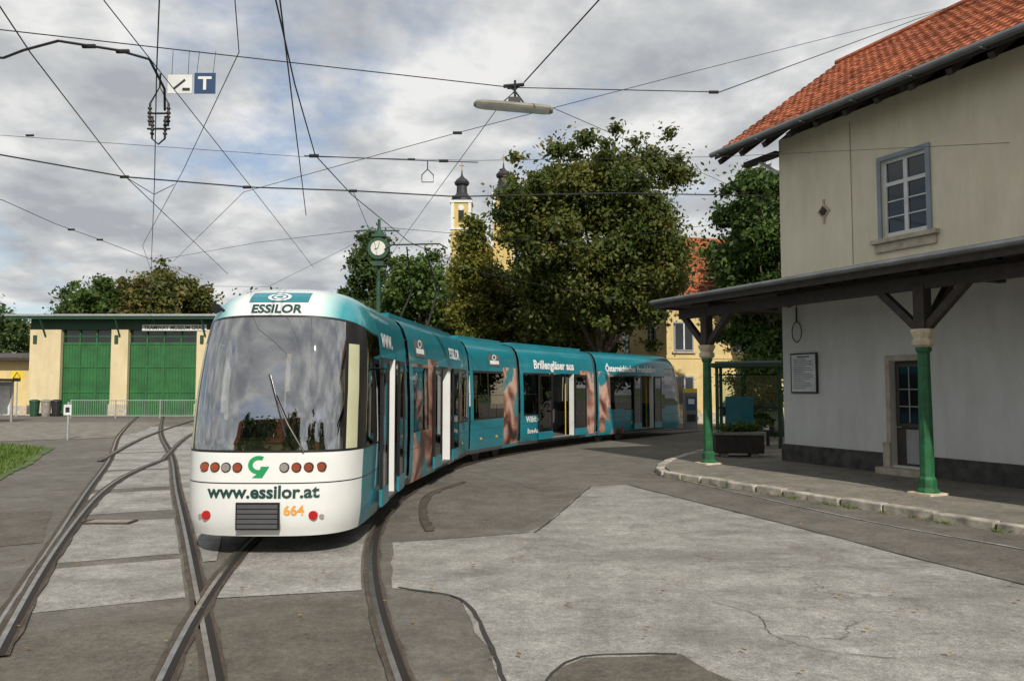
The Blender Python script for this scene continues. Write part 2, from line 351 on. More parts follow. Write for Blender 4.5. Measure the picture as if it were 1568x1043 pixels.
def rail(L):
    z=.012+.003*lvl[0]; lvl[0]+=1
    wob=[.5+.5*math.sin(i*1.7+lvl[0])*math.sin(i*.63) for i in range(len(L))]
    oa=offset(L,-.09); ob=offset(L,.13)
    oa=[p.lerp(q,.25*w_) for p,q,w_ in zip(oa,L,wob)]; ob=[p.lerp(q,.3*w_) for p,q,w_ in zip(ob,L,wob[::-1])]
    strip(tr,oa,ob,z,'railbed')
    strip(tr,offset(L,-.04),offset(L,-.025),z+.003,'rust')
    strip(tr,offset(L,-.025),offset(L,.018),z+.004,'rail')
    strip(tr,offset(L,.018),offset(L,.075),z+.002,'groove')
    strip(tr,offset(L,.075),offset(L,.09),z+.004,'rust')
for L in (A_l,A_r,B_l,B_r,swt,gate2_r,gate2_l): rail(L)
tr.obj('tram_track')
sl_=MB()
def fill(L1,L2,y0,y1,k,z=.005,inset=.11):
    i=[j for j,p in enumerate(L1) if y0<=p.y<=y1]
    if len(i)<2: return
    a=offset(L1,inset); b_=offset(L2,-inset)
    strip(sl_,[a[j] for j in i],[b_[j] for j in i],z,k)
for (y0,y1,k) in ((6.9,8.9,'slab'),(9.05,11.7,'slab'),(12.3,15.2,'slab'),(15.4,19,'slab'),(19.2,24,'slab'),(24.2,40,'slab')):
    fill(A_l,A_r,y0,y1,k)
fill(B_l,B_r,7.6,11.9,'slab',.0085); fill(B_l,B_r,3.4,7.5,'asphalt_mid',.0085)
fill(A_l,A_r,3.4,6.8,'asphalt_mid')
i=[j for j,p in enumerate(A_r) if 9<p.y<40]
strip(sl_,[offset(A_r,.13)[j] for j in i],[offset(A_r,.13+min(1.6,.12*(A_r[j].y-8)))[j] for j in i],.0105,'slab')
sl_.obj('track_paving')
mb=MB(); mb.tube([(-6.4,11.75,.03),(-6.35,12.0,.03)],.02,'rust'); mb.box(-6.4,-5.7,11.75,12.05,.0,.03,'rust'); mb.box(-6.36,-5.74,11.79,12.01,.03,.034,'concrete'); mb.obj('point_machine_cover')
# verge (left)
sheet('lawn',[(-30,27.8),(-18,27.6),(-15.4,26.5),(-12.6,20.6),(-11.2,17.2),(-14,14),(-30,12)],.02,'grass',.05)
sheet('gravel_bed',[(-34,45),(-20,45),(-17,36),(-16,31.5),(-20,28.6),(-34,28.6)],.012,'gravel',.15)
N=26000; gx=RNG.uniform(-26,-11,N); gy=RNG.uniform(13.5,27.5,N)
poly=[(-30,27.8),(-18,27.6),(-15.6,26.3),(-12.8,20.6),(-11.4,17.2),(-14,14.2),(-30,12.2)]
def inside(x,y,P):
    c=False;n=len(P)
    for i in range(n):
        x1,y1=P[i];x2,y2=P[(i+1)%n]
        if (y1>y)!=(y2>y) and x<(x2-x1)*(y-y1)/(y2-y1)+x1: c=not c
    return c
def quadmesh(name,V,key,parent=None):
    V=np.asarray(V,dtype=np.float32).reshape(-1,3); n=len(V)//4
    me=bpy.data.meshes.new(name); me.vertices.add(n*4); me.vertices.foreach_set('co',V.ravel())
    me.loops.add(n*4); me.loops.foreach_set('vertex_index',np.arange(n*4,dtype=np.int32))
    me.polygons.add(n); me.polygons.foreach_set('loop_start',np.arange(0,n*4,4,dtype=np.int32)); me.polygons.foreach_set('loop_total',np.full(n,4,dtype=np.int32))
    me.materials.append(M[key]); me.update(calc_edges=True); me.validate()
    o=bpy.data.objects.new(name,me); COL.objects.link(o)
    if parent: o.parent=parent
    return o
def blades(name,g,h0,h1,z,parent=None):
    g=np.array(g); n=len(g); an=RNG.uniform(0,6.28,n); hh=RNG.uniform(h0,h1,n); ww=.02*h1/.12
    V=np.zeros((n,4,3)); dx=np.cos(an)*ww; dy=np.sin(an)*ww; lx=RNG.normal(0,.03,n); ly=RNG.normal(0,.03,n)
    V[:,0]=np.stack([g[:,0]-dx,g[:,1]-dy,np.full(n,z)],1); V[:,1]=np.stack([g[:,0]+dx,g[:,1]+dy,np.full(n,z)],1)
    V[:,2]=np.stack([g[:,0]+dx*.3+lx,g[:,1]+dy*.3+ly,z+hh],1); V[:,3]=np.stack([g[:,0]-dx*.3+lx,g[:,1]-dy*.3+ly,z+hh],1)
    quadmesh(name,V,'blade',parent)
blades('grass',[(x,y) for x,y in zip(gx,gy) if inside(x,y,poly)],.04,.12,.02)
wd=[]
for _ in range(46):
    t=RNG.uniform(0,1)**.8; bx=3.55+t*5.7-.03; by=17.9-t*11.1
    for _ in range(RNG.integers(6,26)): wd.append((bx+RNG.normal(0,.05)-.12,by+RNG.normal(0,.09)))
blades('kerb_weeds',wd,.02,.06,.0)

# platform
plat=[(3.62,17.9),(3.7,19),(4.3,20.9),(6.2,24.6),(9,30),(34,34),(34,2),(11.9,2),(7.2,11.05)]
mb=MB(); mb.face([(x,y,.12) for x,y in plat],'platform')
for i in range(len(plat)):
    a=plat[i]; c=plat[(i+1)%len(plat)]; mb.face([(a[0],a[1],-.02),(c[0],c[1],-.02),(c[0],c[1],.12),(a[0],a[1],.12)],'platform')
mb.obj('platform_pavement')
kb=MB()
kl=spline([(6.2,24.6),(4.3,20.9),(3.7,19.1),(3.62,17.9),(5.4,14.5),(7.2,11.05),(9.5,6.6),(11.9,2)],.05)
acc=0; seg=[kl[0]]; want=.9
for a,c in zip(kl,kl[1:]):
    acc+=(c-a).length
    if acc>=want:
        seg.append(c); acc=0; want=random.uniform(.45,.95)
for a,c in zip(seg,seg[1:]):
    d=(c-a); L=d.length; mx=Matrix.Translation(a+Vector((random.uniform(-.02,.02),random.uniform(-.02,.02),random.uniform(-.015,.012))))@Matrix.Rotation(math.atan2(d.y,d.x)+random.uniform(-.02,.02),4,'Z')
    kb.box(.012,L-.012,-.17,.03,-.03,.128,'kerbstone',mx)
kb.obj('kerb',bevel=.022)
n=520; px=RNG.uniform(-6,9,n); py=RNG.uniform(4.5,20,n)
k2=380; tt=RNG.uniform(0,1,k2); kx=3.62+tt*5.2+RNG.normal(-.28,.15,k2); ky=17.9-tt*10+RNG.normal(0,.1,k2)
px=np.concatenate([px,kx]); py=np.concatenate([py,ky]); n=len(px); an=RNG.uniform(0,6.28,n); s=RNG.uniform(.012,.03,n)
V=np.zeros((n,4,3))
for q in range(4):
    V[:,q,0]=px+np.cos(an+q*1.57)*s; V[:,q,1]=py+np.sin(an+q*1.57)*s*(.6 if q%2 else 1); V[:,q,2]=.035+RNG.uniform(0,.01,n)
quadmesh('fallen_leaves',V,'litter')

# ------------------------------------------------------------------ tram
HZ=[.27,.5,1.3,2.0,2.55,2.9,3.1,3.22,3.3,3.36,3.4]; HW=[1.04,1.09,1.11,1.10,1.07,1.03,.96,.87,.73,.5,.02]
def hw(z): return float(np.interp(z,HZ,HW))
YZ=[.27,.45,.7,1.0,1.3,1.8,2.3,2.7,2.95,3.1,3.2,3.28,3.34,3.38,3.4]; YF=[.09,.02,0,.02,.05,.13,.25,.37,.47,.57,.68,.82,1.02,1.3,1.6]
def yf(z): return float(np.interp(z,YZ,YF))
NN=3.2; SN=1.95
def dd(z): return min(1.15,1.93-yf(z))
def nose_s(x,z):
    q=min(.999,abs(x)/hw(z)); return yf(z)+dd(z)*(1-(1-q**NN)**(1/NN))
J=[(-2.99,9.35),(-2.97,14.2),(-2.19,20.8),(-.79,24.3),(2.15,29.2),(6.75,35.0)]
J=[Vector((a,b_,0)) for a,b_ in J]
def frame(p,q):
    d=(q-p).normalized(); r=Vector((d.y,-d.x,0))
    return Matrix(((r.x,d.x,0,p.x),(r.y,d.y,0,p.y),(0,0,1,0),(0,0,0,1)))
tram=MB()
def nose(F,front=True):
    us=[-1+i*.04 for i in range(51)]
    zs=[.27,.35,.45,.6,.75,.895,.91,1.0,1.1,1.26,1.29,1.45,1.6,1.8,2.0,2.2,2.4,2.6,2.78,2.92,2.95,3.03,3.1,3.16,3.22,3.27,3.31,3.35,3.38,3.4]
    zo=lambda z,u: z-.16*u*u*math.exp(-((z-2.94)/.22)**2)
    def pt(u,z0):
        z=zo(z0,u); a=abs(u)*math.pi/2; w_=hw(z)
        x=w_*math.sin(a)**(2/NN)*(1 if u>=0 else -1); y=yf(z)+dd(z)*(1-max(0,math.cos(a))**(2/NN))
        return F@Vector((x,y,z))
    def sidept(sg,z0): 
        z=zo(z0,1); return F@Vector((sg*hw(z),SN,z))
    def mt(u,z):
        au=abs(u)
        low='white' if (front and au<.84) else 'teal'
        if z<.895: return low
        if z<.91: return 'blackp'
        if z<1.26: return low
        if z<1.29: return 'blackp'
        if z<2.92:
            if au<.52: return 'windscreen'
            if au<.56: return 'blackp'
            if au<.72 and z<2.6: return 'cream'
            return 'blackp' if au<.9 else 'glass'
        if z<2.95: return 'blackp'
        return 'fade' if front else 'teal'
    n0=len(tram.v); cols=[]
    V=[]
    for z in zs:
        row=[sidept(-1,z)]+[pt(u,z) for u in us]+[sidept(1,z)]
        V.append(row)
    W=len(V[0])
    for r_ in V:
        for p in r_: tram.v.append(tuple(p))
    for i in range(len(zs)-1):
        for j in range(W-1):
            um=0
            if j==0: um=-1.0
            elif j==W-2: um=1.0
            else: um=(us[j-1]+us[j])/2
            a=n0+i*W+j
            tram.f.append((a,a+1,a+W+1,a+W)); tram.m.append(tram.mi(mt(um,(zs[i]+zs[i+1])/2)))
    if front:
        tram.face([V[0][j] for j in range(W)],'grey')
def section(F,s0,s1,cells,top='teal'):
    zs=[.27,.36,.5,.8,.895,.905,1.15,1.2,1.8,1.815,2.42,2.48,2.6,2.78,2.9,3.0,3.1,3.17,3.22,3.27,3.31,3.35,3.38,3.4]
    def mt(kind,z,side):
        if kind=='bel': return 'bellows'
        if kind=='door' and side<0: kind='win'
        if kind=='door': return None if .36<z<2.48 else ('teal' if z>2.48 else 'grey')
        if .895<z<.905: return 'bellows'
        if kind=='win':
            if 1.2<z<2.42: return 'blackp' if 1.8<z<1.815 else 'glass'
            if 1.15<z<2.48: return 'blackp'
        if kind=='pil' and 1.15<z<2.48: return 'blackp'
        if kind=='ad': return 'ad' if .36<z<2.6 else 'teal'
        if kind=='adlow': 
            if 1.2<z<2.42: return 'glass'
            return 'ad' if z<2.48 else 'teal'
        return 'teal' if z>.36 else 'grey'
    for side in (1,-1):
        for a,c,k in cells:
            for z0,z1 in zip(zs,zs[1:]):
                m_=mt(k,(z0+z1)/2,side)
                if m_ is None: continue
                ins=-.1 if k=='bel' else 0
                P=[Vector((side*(hw(z0)+ins),a,z0)),Vector((side*(hw(z0)+ins),c,z0)),Vector((side*(hw(z1)+ins*(.0 if z1>3.35 else 1)),c,z1)),Vector((side*(hw(z1)+ins*(.0 if z1>3.35 else 1)),a,z1))]
                if side<0: P=P[::-1]
                tram.face([F@p for p in P],m_)
            if k=='bel':
                for q in range(5):
                    ss=a+(c-a)*(q+.5)/5
                    for z0,z1 in zip(zs[1:-3],zs[2:-3]):
                        for e in (-.022,.022):
                            P=[Vector((side*(hw(z0)-.1),ss+e,z0)),Vector((side*(hw(z0)-.045),ss,z0)),Vector((side*(hw(z1)-.045),ss,z1)),Vector((side*(hw(z1)-.1),ss+e,z1))]
                            tram.face([F@p for p in P],'bellows')
    for a,c,k in cells:
        if k in ('win','adlow','body','ad') and a>s0+.3:
            for z0,z1 in ((.36,1.15),(2.48,2.9)):
                tram.face([F@Vector((hw(z)+.004,a+o_,z)) for z,o_ in ((z0,-.006),(z0,.006),(z1,.006),(z1,-.006))],'blackp')
        if k=='win': tram.face([F@Vector((hw(z)+.012,(a+c)/2+o_,z)) for z,o_ in ((.62,-.07),(.62,.07),(.68,.07),(.68,-.07))],'orange')
        if k=='win' and c-a>.8:
            m0=(a+c)/2
            for o_ in (m0-.012,): tram.face([F@Vector((hw(z)+.006,o_+q,z)) for z,q in ((1.2,0),(1.2,.024),(2.42,.024),(2.42,0))],'blackp')
    tram.box(-1.0,1.0,s0,s1,.27,.38,'floor',F)
    for side in (1,-1):
        tram.box(side*.98-.01,side*.98+.01,s0+.3,s1-.1,.38,1.1 if side<0 else .4,'inner',F)
    tram.box(-.9,.9,s0+.2,s1-.1,2.62,2.66,'inner',F)
    s=s0+1.9
    while s<s1-.8:
        if not any(k=='door' and a-.5<s<c+.3 for a,c,k in cells):
            for x in (-.95,-.5,.55):
                tram.box(x,x+.4,s,s+.42,.75,.85,'seat',F); tram.box(x,x+.4,s+.4,s+.46,.85,1.45,'seat',F); tram.box(x+.1,x+.3,s+.1,s+.3,.38,.75,'grey',F)
        s+=.85
    for a,c,k in cells:
        if k=='door':
            for e in (a,c): tram.tube([F@Vector((.75,e,.38)),F@Vector((.75,e,2.62))],.018,'yellow',8)
            L=(c-a)/2
            for st,en in ((a-L+.06,a+.06),(c-.06,c+L-.06)):
                x0,x1=1.135,1.175
                tram.box(x0,x1,st,en,.38,.62,'teal',F)
                for (q0,q1,w0,w1) in ((st,st+.07,.62,2.46),(en-.07,en,.62,2.46),(st+.07,en-.07,2.38,2.46)):
                    tram.box(x0,x1,q0,q1,w0,w1,'blackp',F)
                P=[Vector((x1-.01,st+.07,.62)),Vector((x1-.01,en-.07,.62)),Vector((x1-.01,en-.07,2.38)),Vector((x1-.01,st+.07,2.38))]
                tram.face([F@p for p in P],'glass')
            tram.box(.92,1.09,c-.05,c-.01,.38,2.48,'white',F); tram.box(.93,1.09,a+.01,a+.05,.38,2.48,'white',F)
            tram.box(.6,1.12,a+.05,c-.05,.345,.385,'grey',F)
def bogie(F,s):
    tram.box(-.85,.85,s-.9,s+.9,.28,.5,'grey',F)
    for ss in (s-.7,s+.7):
        for x in (-.8,.72): tram.disc(F@Vector((x,ss,.3)),(F.to_3x3()@Vector((1,0,0))),.29,'iron',.08,20)
F=[frame(J[i],J[i+1]) for i in range(5)]; LN=[(J[i+1]-J[i]).length for i in range(5)]
nose(F[0])
e=LN[0]-.2
section(F[0],SN,e,[(SN,2.15,'pil'),(2.15,3.3,'door'),(3.3,3.45,'pil'),(3.45,e-.25,'win'),(e-.25,e,'body')])
bogie(F[0],3.1)
e=LN[1]-.2
section(F[1],-.2,e,[(-.2,.2,'bel'),(.2,.45,'body'),(.45,1.7,'adlow'),(1.7,2.6,'ad'),(2.6,4.0,'door'),(4.0,4.7,'adlow'),(4.7,e-.25,'win'),(e-.25,e,'body')])
e=LN[2]-.2
section(F[2],-.2,e,[(-.2,.2,'bel'),(.2,.4,'body'),(.4,1.35,'win'),(1.35,1.42,'pil'),(1.42,2.5,'win'),(2.5,e-.0,'ad')])
bogie(F[2],LN[2]/2)
e=LN[3]-.2
section(F[3],-.2,e,[(-.2,.2,'bel'),(.2,.4,'body'),(.4,1.6,'win'),(1.6,2.1,'pil'),(2.1,3.9,'door'),(3.9,4.4,'win'),(4.4,e,'ad')])
e=LN[4]-1.95
section(F[4],-.2,e,[(-.2,.2,'bel'),(.2,.3,'body'),(.3,1.1,'ad'),(1.1,2.1,'adlow'),(2.1,3.2,'win'),(3.2,3.3,'pil'),(3.3,4.5,'door'),(4.5,e,'win')])
bogie(F[4],1.4)
nose(frame(J[5],J[4]),False)
for Fi,a,c in ((F[1],.4,LN[1]-.4),(F[2],.4,LN[2]-.4),(F[3],.4,LN[3]-.4)):
    tram.box(-.62,.62,a,c,3.3,3.42,'teal',Fi)
# cab interior
f=F[0]
tram.box(-.82,.82,.55,1.0,.5,1.25,'cream',f); tram.box(-.84,.84,.34,1.02,1.25,1.38,'cream',f)
tram.box(-.25,.25,.8,.95,1.38,1.58,'grey',f); tram.box(.4,.7,.75,.9,1.38,1.62,'blackp',f)
tram.box(-.25,.3,1.45,1.6,.8,1.75,'seat',f); tram.box(-.25,.3,1.15,1.6,.7,.82,'seat',f); tram.box(-.14,.18,1.47,1.57,1.75,1.98,'seat',f)
tram.box(-1,1,1.88,1.92,.38,1.1,'grey',f); tram.box(-1,-.3,1.88,1.92,1.1,2.6,'grey',f); tram.box(-.8,.8,.7,1.9,2.72,2.8,'grey',f)
tram.box(-.55,.55,.6,.66,2.55,2.78,'blackp',f)
for side in (-1,1): tram.tube([f@Vector((side*.9,.75,1.3)),f@Vector((side*.87,.9,2.65))],.03,'cream',8)
def on_nose(x,z,pr=.0): return f@Vector((x,nose_s(x,z)-pr,z))
dy=f.to_3x3()@Vector((0,1,0))
for x,k in ((-.70,'amber'),(-.56,'amber'),(-.42,'headlight'),(-.28,'amber'),(.28,'headlight'),(.42,'amber'),(.56,'amber'),(.70,'amber')):
    tram.disc(on_nose(x,1.09,.02),dy,.058,'blackp',.05); tram.disc(on_nose(x,1.09,.028),dy,.048,k,.03)
for x in (-.66,.62):
    tram.disc(on_nose(x,.52,.02),dy,.055,'red',.05); tram.disc(on_nose(x+(.09 if x>0 else -.09),.5,.012),dy,.03,'headlight',.05)
for i in range(5): tram.box(-.26,.22,nose_s(.25,.5)-.045,nose_s(.25,.5)+.02,.38+i*.058,.425+i*.058,'grey',f)
tram.box(-.28,.24,nose_s(.25,.5)-.035,nose_s(.25,.5)+.02,.36,.68,'blackp',f)
tram.tube([on_nose(.5,1.27,.03),on_nose(.3,1.6,.04),on_nose(.12,1.95,.03)],.012,'blackp',6); tram.tube([on_nose(.28,1.45,.03),on_nose(.02,2.2,.02)],.009,'blackp',6)
tram.tube([on_nose(-.72,3.02,.0),on_nose(-.78,3.08,.16)],.02,'blackp',8); tram.disc(on_nose(-.8,3.05,.18),dy,.06,'blackp',.05)
tram.tube([f@Vector((1.08,1.6,2.3)),f@Vector((1.24,1.5,2.3)),f@Vector((1.24,1.5,2.1))],.015,'blackp',8)
tram.box(1.112,1.125,1.75,1.82,.4,1.15,'white',f)
p=F[1]; b0=5.2
tram.box(-.5,.5,b0-.6,b0+.6,3.43,3.5,'iron',p)
for x in (-.38,.38):
    tram.tube([p@Vector((x,b0-.5,3.5)),p@Vector((x*.9,b0+.75,4.5)),p@Vector((x*.6,b0-.2,5.5))],[.028,.024,.018],'iron',6)
tram.tube([p@Vector((-.8,b0-.2,5.44)),p@Vector((-.6,b0-.2,5.56)),p@Vector((.6,b0-.2,5.56)),p@Vector((.8,b0-.2,5.44))],.02,'iron',6)
tramo=tram.obj('tram')
me=tramo.data
def textmesh(txt,size,key,name,fn,parent,bold=.0,align='CENTER',sx=1):
    cu=bpy.data.curves.new(name,'FONT'); cu.body=txt; cu.size=size; cu.align_x=align; cu.offset=bold*size; cu.resolution_u=3
    to=bpy.data.objects.new(name+'_tmp',cu); COL.objects.link(to)
    dg=bpy.context.evaluated_depsgraph_get(); dg.update()
    me=bpy.data.meshes.new_from_object(to.evaluated_get(dg)); bpy.data.objects.remove(to)
    for v in me.vertices: v.co=fn(v.co.x*sx,v.co.y)
    me.materials.clear(); me.materials.append(M[key]); me.update()
    o=bpy.data.objects.new(name,me); COL.objects.link(o); o.parent=parent; return o
nf=lambda cx,cz,pr=.008:(lambda x,y: on_nose(cx+x,cz+y,pr))
textmesh('www.essilor.at',.205,'letters','web_lettering',nf(.02,.735),tramo,.03,sx=1.08)
textmesh('664',.16,'orange','fleet_number',nf(.40,.53),tramo,.03)
textmesh('ESSILOR',.155,'letters','roof_lettering',nf(0,2.985,.012),tramo,.03,sx=1.15)
lg=MB()
def patch(x0,x1,z0,z1,k,pr=.008,n=8):
    for i in range(n):
        a=x0+(x1-x0)*i/n; c=x0+(x1-x0)*(i+1)/n
        zs=[z0+(z1-z0)*j/4 for j in range(5)]
        for q in range(4): lg.face([on_nose(a,zs[q],pr),on_nose(c,zs[q],pr),on_nose(c,zs[q+1],pr),on_nose(a,zs[q+1],pr)],k)
patch(-.38,.38,3.13,3.27,'teal',.014)
for (ra,rb,k,pr) in ((.1,.075,'whitep',.026),(.055,.03,'whitep',.026)):
    for i in range(20):
        a=i/20*2*math.pi; c=(i+1)/20*2*math.pi
        lg.face([on_nose(r_*1.5*math.cos(t),3.2+.55*r_*math.sin(t),pr) for r_,t in ((ra,a),(ra,c),(rb,c),(rb,a))],k)
for i in range(16):
    a=math.radians(60+i*15); c=math.radians(60+(i+1)*15)
    lg.face([on_nose(-.03+r_*math.cos(t),1.12+r_*.85*math.sin(t),.008) for r_,t in ((.125,a),(.125,c),(.07,c),(.07,a))],'green_logo')
lg.face([on_nose(x,z,.01) for x,z in ((.0,1.1),(.1,1.1),(.02,.97),(-.1,.97),(-.02,1.03))],'green_logo')
lg.obj('front_emblem',tramo)
def sidefn(Fi,cs,cz): return lambda x,y: Fi@Vector((hw(cz+y)+.018,cs+x,cz+y))
textmesh('www.',.42,'whitep','side_lettering',sidefn(F[0],2.6,2.64),tramo,.02)
textmesh('ESSILOR',.34,'whitep','side_lettering_b',sidefn(F[1],4.6,2.7),tramo,.03)
textmesh('Brillengläser aus',.38,'whitep','side_slogan',sidefn(F[3],2.5,2.62),tramo,.03,sx=1.15)
textmesh('Österreichischer Produktion',.34,'whitep','side_slogan_b',sidefn(F[4],2.75,2.62),tramo,.03,sx=.98)
textmesh('Wählt das',.26,'whitep','side_small_text',sidefn(F[3],1.05,.95),tramo,.02)
textmesh('Ihre Augen',.22,'whitep','side_small_text_b',sidefn(F[3],1.1,.6),tramo,.02)
lb=MB()
for Fi,s in ((F[1],1.1),(F[2],1.9)):
    lb.face([Fi@Vector((hw(z)+.012,s+a,z)) for a,z in ((-.4,2.62),(.4,2.62),(.4,2.96),(-.4,2.96))],'zinc')
    lb.face([Fi@Vector((hw(z)+.016,s+a,z)) for a,z in ((-.32,2.68),(.32,2.68),(.32,2.78),(-.32,2.78))],'whitep')
    for i in range(16):
        a=i/16*2*math.pi; c=(i+1)/16*2*math.pi
        lb.face([Fi@Vector((hw(2.87)+.018,s+r_*math.cos(t),2.87+r_*.5*math.sin(t))) for r_,t in ((.16,a),(.16,c),(.1,c),(.1,a))],'whitep')
lb.obj('side_emblem',tramo)
for pl in me.polygons: pl.use_smooth=True
import bmesh
bm=bmesh.new(); bm.from_mesh(me); bmesh.ops.remove_doubles(bm,verts=bm.verts,dist=.0008)
for ed in bm.edges:
    if len(ed.link_faces)==2 and ed.calc_face_angle(0)>math.radians(32): ed.smooth=False
    elif len(ed.link_faces)!=2: ed.smooth=False
bm.to_mesh(me); bm.free()

# ------------------------------------------------------------------ station building
MX=Matrix(((.419,.908,0,7.15),(-.908,.419,0,20.6),(0,0,1,0),(0,0,0,1)))
root=empty('station_building')
LT=17.0; WD=7.5; EZ=8.5
def grid_wall(mb,t0,t1,z0,z1,holes,d,k_of,rev=.22,revk='grey_wall'):
    ts=sorted({t0,t1,*[h[0] for h in holes],*[h[1] for h in holes]}); zs=sorted({z0,z1,4.82,.55,*[h[2] for h in holes],*[h[3] for h in holes]})
    for a,c in zip(ts,ts[1:]):
        for e,g_ in zip(zs,zs[1:]):
            if any(h[0]<=a and c<=h[1] and h[2]<=e and g_<=h[3] for h in holes): continue
            mb.face([(a,d,e),(c,d,e),(c,d,g_),(a,d,g_)],k_of((e+g_)/2))
    for h in holes:
        a,c,e,g_=h
        k=k_of((e+g_)/2)
        mb.face([(a,d,e),(a,d,g_),(a,d+rev,g_),(a,d+rev,e)],k); mb.face([(c,d,g_),(c,d,e),(c,d+rev,e),(c,d+rev,g_)],k)
        mb.face([(a,d,g_),(c,d,g_),(c,d+rev,g_),(a,d+rev,g_)],k); mb.face([(c,d,e),(a,d,e),(a,d+rev,e),(c,d+rev,e)],k)
holes=[(3.2,4.35,5.45,7.2),(9.0,10.15,5.45,7.2),(13.5,14.6,5.45,7.2),(3.28,4.08,.3,2.62),(9,10.2,.3,2.62)]
mb=MB(); kof=lambda z:'cream_wall' if z>4.82 else 'grey_wall'
grid_wall(mb,0,LT,0,8.62,holes,0,kof)
mb.face([(0,0,0),(0,0,8.62),(0,3.76,11.6),(0,WD,8.62),(0,WD,0)],'cream_wall'); mb.face([(LT,0,0),(LT,WD,0),(LT,WD,8.62),(LT,3.76,11.6),(LT,0,8.62)],'cream_wall')
mb.face([(0,WD,0),(0,WD,8.62),(LT,WD,8.62),(LT,WD,0)],'cream_wall')
mb.obj('walls',root,MX)
mb=MB()
for a,c in ((-.05,3.1),(4.26,8.9),(10.3,LT)): mb.box(a,c,-.07,.0-.002,.1,.56,'plinth')
for a,c in ((3.1,3.28),(4.08,4.26)): mb.box(a,c,-.09,.0-.003,.1,.8,'stone')
for a,c in ((3.16,3.28),(4.08,4.2)): mb.box(a,c,-.03,-.003,.8,2.74,'stone')
mb.box(3.28,4.08,-.03,-.003,2.62,2.74,'stone'); mb.box(3.1,4.26,-.35,-.003,.1,.26,'stone')
mb.obj('plinth',root,MX,bevel=.012)
mb=MB()
for (a,c,e,g_) in holes[:3]:
    mb.box(a-.1,a,-.05,-.003,e-.05,g_+.1,'winsur'); mb.box(c,c+.1,-.05,-.003,e-.05,g_+.1,'winsur'); mb.box(a,c,-.05,-.003,g_,g_+.1,'winsur')
    mb.box(a-.26,c+.26,-.14,-.003,e-.15,e-.05,'stone'); mb.box(a-.2,c+.2,-.06,-.003,e-.35,e-.15,'stone')
    y0,y1=.05,.11; cxm=(a+c)/2
    for q0,q1 in ((a,a+.08),(c-.08,c),(cxm-.05,cxm+.05)): mb.box(q0,q1,y0,y1,e,g_,'winframe')
    for h0,h1 in ((e,e+.08),(g_-.07,g_),(e+1.15,e+1.24)): 
        mb.box(a+.08,cxm-.05,y0,y1-.004,h0,h1,'winframe'); mb.box(cxm+.05,c-.08,y0,y1-.004,h0,h1,'winframe')
    for q0,q1 in ((a+.08,cxm-.05),(cxm+.05,c-.08)):
        mb.box(q0,q1,y0+.01,y1-.01,e+.42,e+.45,'winframe'); mb.box(q0,q1,y0+.01,y1-.01,e+.78,e+.81,'winframe')
    mb.face([(a,.09,e),(c,.09,e),(c,.09,g_),(a,.09,g_)],'darkglass')
mb.obj('windows',root,MX,bevel=.004)
mb=MB()
mb.box(3.28,4.08,.16,.2,.3,2.62,'door'); mb.box(3.38,3.98,.12,.16,1.25,2.5,'darkglass'); mb.box(3.36,3.42,.1,.155,1.2,2.55,'door'); mb.box(3.94,4.0,.1,.155,1.2,2.55,'door'); mb.box(3.42,3.94,.1,.155,1.15,1.23,'door'); mb.box(3.42,3.94,.1,.155,2.49,2.55,'door')
for z in (1.6,1.98): mb.box(3.42,3.94,.1,.118,z,z+.02,'doorpanel')
mb.box(3.66,3.68,.1,.117,1.25,2.49,'doorpanel')
mb.box(3.55,3.98,.13,.155,.35,1.1,'doorpanel'); mb.box(9,10.2,.16,.2,.3,2.62,'door')
mb.tube([(3.36,.09,1.15),(3.36,.06,1.15),(3.48,.06,1.15)],.012,'galv')
mb.obj('door',root,MX,bevel=.005)
mb=MB(); t0,t1=-1.4,LT+.8; d0,d1=-1.0,3.76; z0,z1=8.5,11.9; nr=19; tw=.22; nc=int((t1-t0)/tw); sub=4
for sgn in (0,1):
    for r_ in range(nr):
        fa=r_/nr; fb=(r_+1.12)/nr
        for c_ in range(nc*sub):
            ta=t0+(t1-t0)*c_/(nc*sub); tb=t0+(t1-t0)*(c_+1)/(nc*sub)
            if sgn and c_%sub: continue
            if sgn: tb=t0+(t1-t0)*(c_+sub)/(nc*sub)
            if c_%sub==0: jj=random.uniform(-.012,.012)
            ha=(.035*math.sin(math.pi*((c_%sub)/sub)) if not sgn else 0)+jj; hb=(.035*math.sin(math.pi*((c_%sub+1)/sub)) if not sgn else 0)+jj
            da=d0+(d1-d0)*fa; db=d0+(d1-d0)*min(fb,1.0); za_=z0+(z1-z0)*fa+.05; zb=z0+(z1-z0)*min(fb,1.0)
            if sgn: da=2*d1-da; db=2*d1-db
            mb.face([(ta,da,za_+ha),(tb,da,za_+hb),(tb,db,zb+hb*.8),(ta,db,zb+ha*.8)],'tile')
            mb.face([(ta,da,za_+ha-.05),(tb,da,za_+hb-.05),(tb,da,za_+hb),(ta,da,za_+ha)],'tile')
mb.tube([(t0,d1,z1+.04),(t1,d1,z1+.04)],.11,'tile',8)
mb.obj('roof_tiles',root,MX)
mb=MB()
th=.13
for s_ in (1,-1):
    D=lambda d:(d if s_==1 else 2*d1-d)
    P=[(t0,D(d0),z0-.02),(t1,D(d0),z0-.02),(t1,D(d1),z1-.02),(t0,D(d1),z1-.02)]; Q=[(x,y,z-th) for x,y,z in P]
    mb.face(Q[::-1],'soffit'); mb.face(P,'soffit')
    for i in range(4): mb.face([P[i],P[(i+1)%4],Q[(i+1)%4],Q[i]],'darkwood')
for i in range(22):
    t=-1.3+i*.86; mx=Matrix.Translation((t,d0+.06,z0-.17))@Matrix.Rotation(math.atan2(z1-z0,d1-d0),4,'X'); mb.box(-.06,.06,0,1.3,-.14,-.0,'darkwood',mx)
